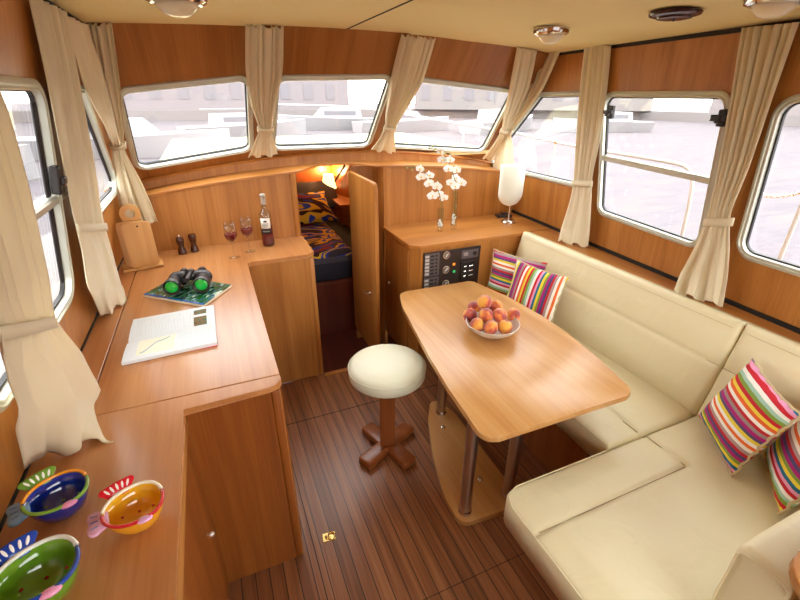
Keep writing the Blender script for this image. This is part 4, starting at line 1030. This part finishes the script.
fish(-.422, .718, math.radians(18), (96, 150, 40), (112, 170, 44), (240, 244, 236), (24, 70, 160), (110, 160, 200), (24, 64, 160), 1, (236, 160, 200), 'green fish shaped bowl with blue dorsal fin at the bottom left', 1.08)

# ---------------------------------------------------------------- orchids and lamp on the starboard cabinet
M_pet = plain('orchid_petal', (250, 248, 246), .5, 0, .3, Subsurface_Weight=.15); M_yel = plain('orchid_lip', (230, 190, 60), .5); M_stem = plain('orchid_stem', (96, 110, 50), .5); M_bud = plain('orchid_bud', (170, 170, 90), .5)
def vase(x, y, h, r, label):
    v = tag(empty('glass_vase', (x, y, CT)), label, 'vase', 'glass vases with orchids')
    bm = bm0(); lathe(bm, [(0, .001), (r*.95, .001), (r, .004), (r, h), (r*.88, h), (r*.88, .03), (0, .022)], (0, 0, 0), 28); obj('glass_body', bm, M_glass, v, 40)
    bm = bm0(); rnd = random.Random(int(h*1000))
    for k in range(30):
        a_ = rnd.uniform(0, 6.28); q = rnd.uniform(0, r*.62); ball(bm, (q*math.cos(a_), q*math.sin(a_), rnd.uniform(.038, .032+.28*h)), .006, 8)
    s = obj('white_pebbles', bm, M_white, v, 'all'); s['kind'] = 'stuff'; return v
vA = vase(1.435, 2.600, .168, .0235, 'short clear glass vase in front with the left orchid stem')
vB = vase(1.553, 2.615, .275, .0235, 'tall clear glass vase holding the right orchid stem')
def petal(bm, M_, L_, W_, cup=.25):
    def f_(u, v):
        t = v; s = (2*u-1); w = W_*math.sin(PI*(t**.75))**.8 if 0 < t < 1 else 0
        return M_ @ Vector((s*w, t*L_, cup*L_*(t*t*.4-s*s*.15)))
    grid(bm, 6, 8, f_)
def flower(c, facing, size, roll):
    """one mesh of five petals plus a lip"""
    n = Vector(facing).normalized(); u = Vector((0, 0, 1)).cross(n).normalized(); v = n.cross(u)
    B = Matrix((u, v, n)).transposed().to_4x4(); B.translation = c
    bm = bm0()
    for a_, L_, W_ in ((90, .95, .34), (210, .9, .34), (330, .9, .34), (8, 1.0, .58), (172, 1.0, .58)):
        petal(bm, B @ Matrix.Rotation(math.radians(a_-90+roll), 4, 'Z') @ T((0, 0, .001 if W_ > .4 else 0)), L_*size, W_*size)
    bmesh.ops.remove_doubles(bm, verts=bm.verts, dist=.0001); return bm, B
def orchid(stem, flw, buds, label, base, Yd):
    o = tag(empty('orchid_stem', base), label, 'orchid', 'white orchid sprays')
    def loc(p): return p-Vector(base)
    bm = bm0(); pts = [catmull(stem, i/40) for i in range(41)]; tube(bm, [loc(p) for p in pts], [.0030-.0014*i/40 for i in range(41)], 7); obj('stem', bm, M_stem, o, True)
    for i, (x, y, dy, s) in enumerate(flw):
        c = hy(x, y, Yd+dy); rr = random.Random(i*3+int(x)); fc = Vector((-.45+rr.uniform(-.35, .35), -1, .35+rr.uniform(-.3, .3)))
        bm, B = flower(loc(c), fc, 0.035*s, rr.uniform(-25, 25)); f_ = obj('flower', bm, M_pet, o, 'all')
        bm = bm0(); ball(bm, (0, -.003, .005), .0065, 10, (.8, 1, 1)); bmesh.ops.transform(bm, matrix=B, verts=bm.verts); obj('flower_lip', bm, M_yel, f_, 'all')
    for x, y in buds:
        bm = bm0(); ball(bm, loc(hy(x, y, Yd)), .0075, 10, (.8, .8, 1)); obj('bud', bm, M_bud, o, 'all')
F1 = [(420, 169, 0, .9), (421, 177, -.02, 1.05), (429.5, 175.5, .02, 1.05), (429, 183.5, -.01, 1.05), (437, 186.5, -.02, 1.1), (432.5, 196, -.03, 1.15), (444, 198, .01, .95), (439.5, 194, .03, .9)]
s1 = [Vector((1.440, 2.602, CT+.03)), Vector((1.443, 2.602, CT+.17)), hy(438, 190, 2.615), hy(430, 178, 2.62), hy(420, 168, 2.62), hy(407, 167.5, 2.62)]
orchid(s1, F1, [(407, 168), (410.5, 165.5), (414, 165.5), (412, 170)], 'lower spray of white orchid flowers leaning left from the short vase', (1.440, 2.602, CT+.03), 2.60)
F2 = [(440.6, 151.5, 0, .85), (442, 160, -.02, 1.0), (450, 160, .01, 1.0), (448.5, 169, -.02, 1.1), (456.5, 170, .0, 1.05), (456, 178, .02, 1.0), (451, 183, -.02, 1.05), (461.5, 183, -.01, 1.1), (455, 186.5, -.03, 1.05)]
s2 = [Vector((1.556, 2.615, CT+.03)), Vector((1.556, 2.615, CT+.26)), hy(455, 180, 2.63), hy(448, 162, 2.63), hy(440, 150, 2.63), hy(429, 148, 2.63)]
orchid(s2, F2, [(429, 148), (432.5, 146.5), (436, 148.5), (434, 150.5)], 'upper spray of white orchid flowers rising from the tall vase', (1.556, 2.615, CT+.03), 2.615)
tl = tag(empty('table_lamp', (2.04, 2.62, CT)), 'table lamp with a white rounded shade and chrome stem', 'table lamp')
bm = bm0(); lathec(bm, [(.058, .001), (.058, .008), (.05, .016), (.018, .022)], (0, 0, 0), 32); obj('lamp_base', bm, M_chrome, tl, 40)
bm = bm0(); lathec(bm, [(.006, .02), (.006, .42)], (0, 0, 0), 14); obj('pole', bm, M_chrome, tl, True)
bm = bm0(); n = 36; R = []; zt, zb, Wd = .425, .125, .092
ca, sa = math.cos(-.35), math.sin(-.35)
for j in range(25):
    z = zt+(zb-zt)*j/24; q = z-(zb+Wd*1.05); w = Wd if q > 0 else Wd*math.sqrt(max(0, 1-(q/(Wd*1.05))**2)); w = max(w, .006)
    R.append([bm.verts.new(((w*math.cos(2*PI*k/n))*ca-(min(.055, w*.55)*math.sin(2*PI*k/n))*sa-.01, (w*math.cos(2*PI*k/n))*sa+(min(.055, w*.55)*math.sin(2*PI*k/n))*ca, z)) for k in range(n)])
for A, B in zip(R, R[1:]):
    for k in range(n): bm.faces.new((A[k], A[(k+1) % n], B[(k+1) % n], B[k]))
o = obj('lamp_shade', bm, M_shade, tl, 'all'); md = o.modifiers.new('s', 'SOLIDIFY'); md.thickness = .003
bm = bm0(); box(bm, -.06, .06, -.035, .035, .001, .022, .004); box(bm, -.02, .04, -.02, .02, .022, .034, .003); o = obj('charging_adapter', bm, M_blackp); o.location = (2.10, 2.765, CT); o.rotation_euler = (0, 0, -.3)
tag(o, 'small flat black device lying behind the table lamp', 'adapter')

# ---------------------------------------------------------------- outside: water, quay, boats, guard rail
m, nt, b = newmat('harbour_water'); N = nt.nodes; L = nt.links
tc = N.new('ShaderNodeTexCoord'); mp = N.new('ShaderNodeMapping'); mp.inputs['Scale'].default_value = (.5, 1.6, 1); L.new(tc.outputs['Object'], mp.inputs[0])
n = N.new('ShaderNodeTexNoise'); n.inputs['Scale'].default_value = 1.6; n.inputs['Detail'].default_value = 6; n.inputs['Distortion'].default_value = .8; L.new(mp.outputs[0], n.inputs[0])
r = ramp(nt, [(.35, col(99, 93, 97)), (.5, col(104, 98, 101)), (.62, col(107, 100, 100)), (.7, col(113, 103, 101))]); L.new(n.outputs[0], r.inputs[0]); L.new(r.outputs[0], b.inputs['Base Color'])
b.inputs['Roughness'].default_value = .9; b.inputs['Specular IOR Level'].default_value = .05
bm = bm0(); grid(bm, 1, 1, lambda u, v: Vector((-200+400*u, -200+400*v, -.9))); o = obj('water', bm, m); tag(o, kind='structure')
def building(name, loc, w, dp, h, c, rot, label, nf=2):
    o = tag(empty(name, loc, rot), label, 'building')
    bm = bm0(); box(bm, -w/2, w/2, 0, dp, 0, h); wm = obj('building_wall', bm, plain(name+'_wall', c, .9), o)
    bm = bm0(); prism(bm, [(0-.5, h), (dp+.5, h), (dp/2, h+h*.35)], -w/2-.4, w/2+.4, Matrix(((0, 0, 1, 0), (1, 0, 0, 0), (0, 1, 0, 0), (0, 0, 0, 1)))); obj('roof', bm, plain(name+'_roof', (126, 117, 117), .9), o)
    nw = int(w/3)
    for f_ in range(nf):
        for k in range(nw):
            xx = -w/2+1.5+k*3; zz = 1.2+f_*(h/nf)
            bm = bm0(); box(bm, xx-.6, xx+.6, -.06, -.01, zz, zz+min(1.8, h/nf-1.4)); obj('facade_window', bm, plain('facade_pane', (112, 107, 111), .6), o)
building('quay_house', (2, 62, .2), 34, 8, 7.5, (124, 116, 118), 0, 'long pale quay building seen through the middle windscreen pane')
building('quay_house', (-30, 56, .2), 24, 8, 6.5, (126, 118, 117), .25, 'pale quay building seen through the left windscreen pane')
building('quay_house', (42, 52, .2), 32, 8, 7, (125, 118, 116), -.5, 'pale quay building seen through the right windscreen pane')
building('quay_house', (62, 18, .2), 40, 8, 7, (124, 116, 116), -1.35, 'pale waterside building across the harbour to starboard')
building('quay_house', (-58, 24, .2), 44, 8, 6, (124, 116, 116), 1.2, 'pale waterside building across the harbour to port')
bm = bm0(); R0 = [(-75, -10), (-60, 52), (-20, 60), (30, 60), (56, 46), (66, -20)]
for a_, b2 in zip(R0, R0[1:]):
    A = Vector((*a_, 0)); B = Vector((*b2, 0)); dd = (B-A).normalized(); n_ = Vector((-dd.y, dd.x, 0))*6; vs = [A, B, B+n_, A+n_]
    prism(bm, [(q.x, q.y) for q in vs], -1.2, .2)
o = obj('quay_wall', bm, plain('quay_stone', (120, 113, 112), .95)); tag(centre(o), 'low stone quay wall running around the far side of the harbour', 'quay')
def boat(loc, rot, L_, label, c=(142, 139, 141), mast=True):
    o = tag(empty('moored_boat', loc, rot), label, 'boat', 'boats moored across the harbour')
    bm = bm0(); R = []; n = 14; W_ = L_*.15; H_ = L_*.09
    for i in range(n+1):
        t = i/n; hw = W_*(1-max(0, (t-.45)/.55)**2.2)*(.85+.15*min(1, t*4)); hw = max(hw, .02); x = (t-.5)*L_; sh = H_*(1+.4*t*t)
        R.append([bm.verts.new((x, -hw, sh)), bm.verts.new((x-.02*L_*0, -hw*.72, 0)), bm.verts.new((x, 0, -.1*H_)), bm.verts.new((x, hw*.72, 0)), bm.verts.new((x, hw, sh))])
    for A, B in zip(R, R[1:]):
        for k in range(4): bm.faces.new((A[k], A[k+1], B[k+1], B[k]))
        bm.faces.new((A[4], A[0], B[0], B[4]))
    bm.faces.new(R[0]); obj('hull', bm, plain('boat_hull', c, .5), o, 40)
    bm = bm0(); P = [(-.28*L_, H_), (.16*L_, H_*1.1), (.08*L_, H_*1.95), (-.26*L_, H_*1.95)]; prism(bm, P, -W_*.62, W_*.62, Matrix.Rotation(PI/2, 4, 'X')); cb = obj('cabin', bm, plain('boat_cabin', (146, 143, 145), .5), o)
    for s in (-1, 1):
        bm = bm0(); a_, b2 = sorted((s*W_*.625, s*W_*.64)); box(bm, -.22*L_, .05*L_, a_, b2, H_*1.35, H_*1.7); obj('cabin_window', bm, plain('boat_glass', (104, 102, 108), .3), cb)
    if mast:
        bm = bm0(); tube(bm, [(.05*L_, 0, H_), (.05*L_, 0, L_*1.05)], .05, 8); tube(bm, [(.05*L_, 0, H_*2.3), (-.35*L_, 0, H_*2.3)], .04, 8); obj('mast', bm, plain('mast_alu', (136, 133, 134), .4), o, True)
boat((-9.5, 17, -.9), .5, 9, 'white boat moored beyond the port sliding window', mast=True)
boat((-17, 30, -.9), .2, 10, 'white boat moored further off the port bow', mast=False)
boat((-3.5, 25, -.9), -.15, 9.5, 'white cruiser seen in the left windscreen pane', (144, 141, 143), False)
boat((3.0, 34, -.9), .3, 9, 'white boat at the left of the middle windscreen pane', mast=True)
boat((10.5, 40, -.9), 2.9, 10, 'white cruiser in the middle of the centre windscreen pane', (144, 141, 143), False)
boat((16, 36, -.9), .1, 9, 'white boat at the right of the middle windscreen pane', mast=True)
boat((24, 33, -.9), .4, 10, 'white cruiser seen in the right windscreen pane', (144, 141, 143), False)
boat((32, 30, -.9), 2.9, 9, 'white boat furthest right in the right windscreen pane', mast=False)
# guard rail of this boat
M_rail = plain('rail_white', (176, 176, 172), .3)
gr = tag(empty('guard_rail', (2.9, 2.5, .7)), 'white tubular guard rail on the deck outside the starboard windows', 'rail')
bm = bm0(); P = [Vector((1.3, 8.6, 1.62)), Vector((2.3, 7.0, 1.60)), hx(486, 128, 2.9), hx(516, 133, 2.9), hx(580, 147, 2.9), hx(640, 157, 2.9), hx(682, 165, 2.9), hx(692, 176, 2.9), hx(690, 200, 2.9), hx(676, 262, 2.9)]
tube(bm, [catmull(P, i/60) for i in range(61)], .013, 10); obj('top_rail', at(gr, bm), M_rail, gr, True)
for (a_, b2) in (((464, 124), (466, 150)), ((556, 143), (551, 215)), ((806, 195), (765, 280))):
    p = hx(*a_, 2.9); bm = bm0(); tube(bm, [p, Vector((p.x, p.y+.0, .62))], .012, 10); pt_ = obj('post', at(gr, bm), M_rail, gr, True)
    bm = bm0(); ball(bm, p+Vector((0, 0, .01)), .02); obj('post_cap', at(gr, bm), M_brass, pt_, True)
# chain in the after gap of the rail
A = hx(750, 190, 2.9); B = hx(822, 184, 2.9); bm = bm0(); nl = 26
for k in range(nl):
    t = (k+.5)/nl; c = A.lerp(B, t)-Vector((0, 0, .05*4*t*(1-t))); d_ = (B-A).normalized(); v_ = Vector((0, 0, 1)) if k % 2 else Vector((1, 0, 0))
    tube(bm, [c+d_*(.014*math.cos(2*PI*i/10))+v_*(.008*math.sin(2*PI*i/10)) for i in range(11)], .0028, 5, False)
obj('chain', at(gr, bm), M_chrome, gr, True)
bm = bm0(); prism(bm, [(2.45, -3), (3.0, -3), (3.0, 4.5), (2.0, 8.8), (.9, 9.6), (-.3, 8.8), (-1.5, 4.5), (-1.5, -3), (-.95, -3), (-.9, 3.2), (-.3, 5.2), (1.9, 5.2), (2.4, 3.2)], .55, .62); o = obj('side_deck', bm, plain('deck_grey', (120, 114, 112), .8)); tag(centre(o), 'grey side deck and foredeck running round the outside of the saloon', 'deck')

# ---------------------------------------------------------------- light
w = bpy.data.worlds.new('overcast_sky'); bpy.context.scene.world = w; w.use_nodes = True; nt = w.node_tree; bg = nt.nodes['Background']
tc = nt.nodes.new('ShaderNodeTexCoord'); sp = nt.nodes.new('ShaderNodeSeparateXYZ'); nt.links.new(tc.outputs['Generated'], sp.inputs[0])
r = ramp(nt, [(0, (.98, .95, .88, 1)), (.25, (.97, .98, .94, 1)), (1, (.92, .98, .98, 1))]); nt.links.new(sp.outputs[2], r.inputs[0]); nt.links.new(r.outputs[0], bg.inputs[0])
bg.inputs[1].default_value = 7.0
sc = bpy.context.scene
sc.view_settings.view_transform = 'Standard'; sc.view_settings.look = 'None'; sc.view_settings.gamma = 1; sc.view_settings.use_curve_mapping = False
sc.view_settings.exposure = 0.22
sc.cycles.max_bounces = 10; sc.cycles.diffuse_bounces = 5; sc.cycles.transparent_max_bounces = 12
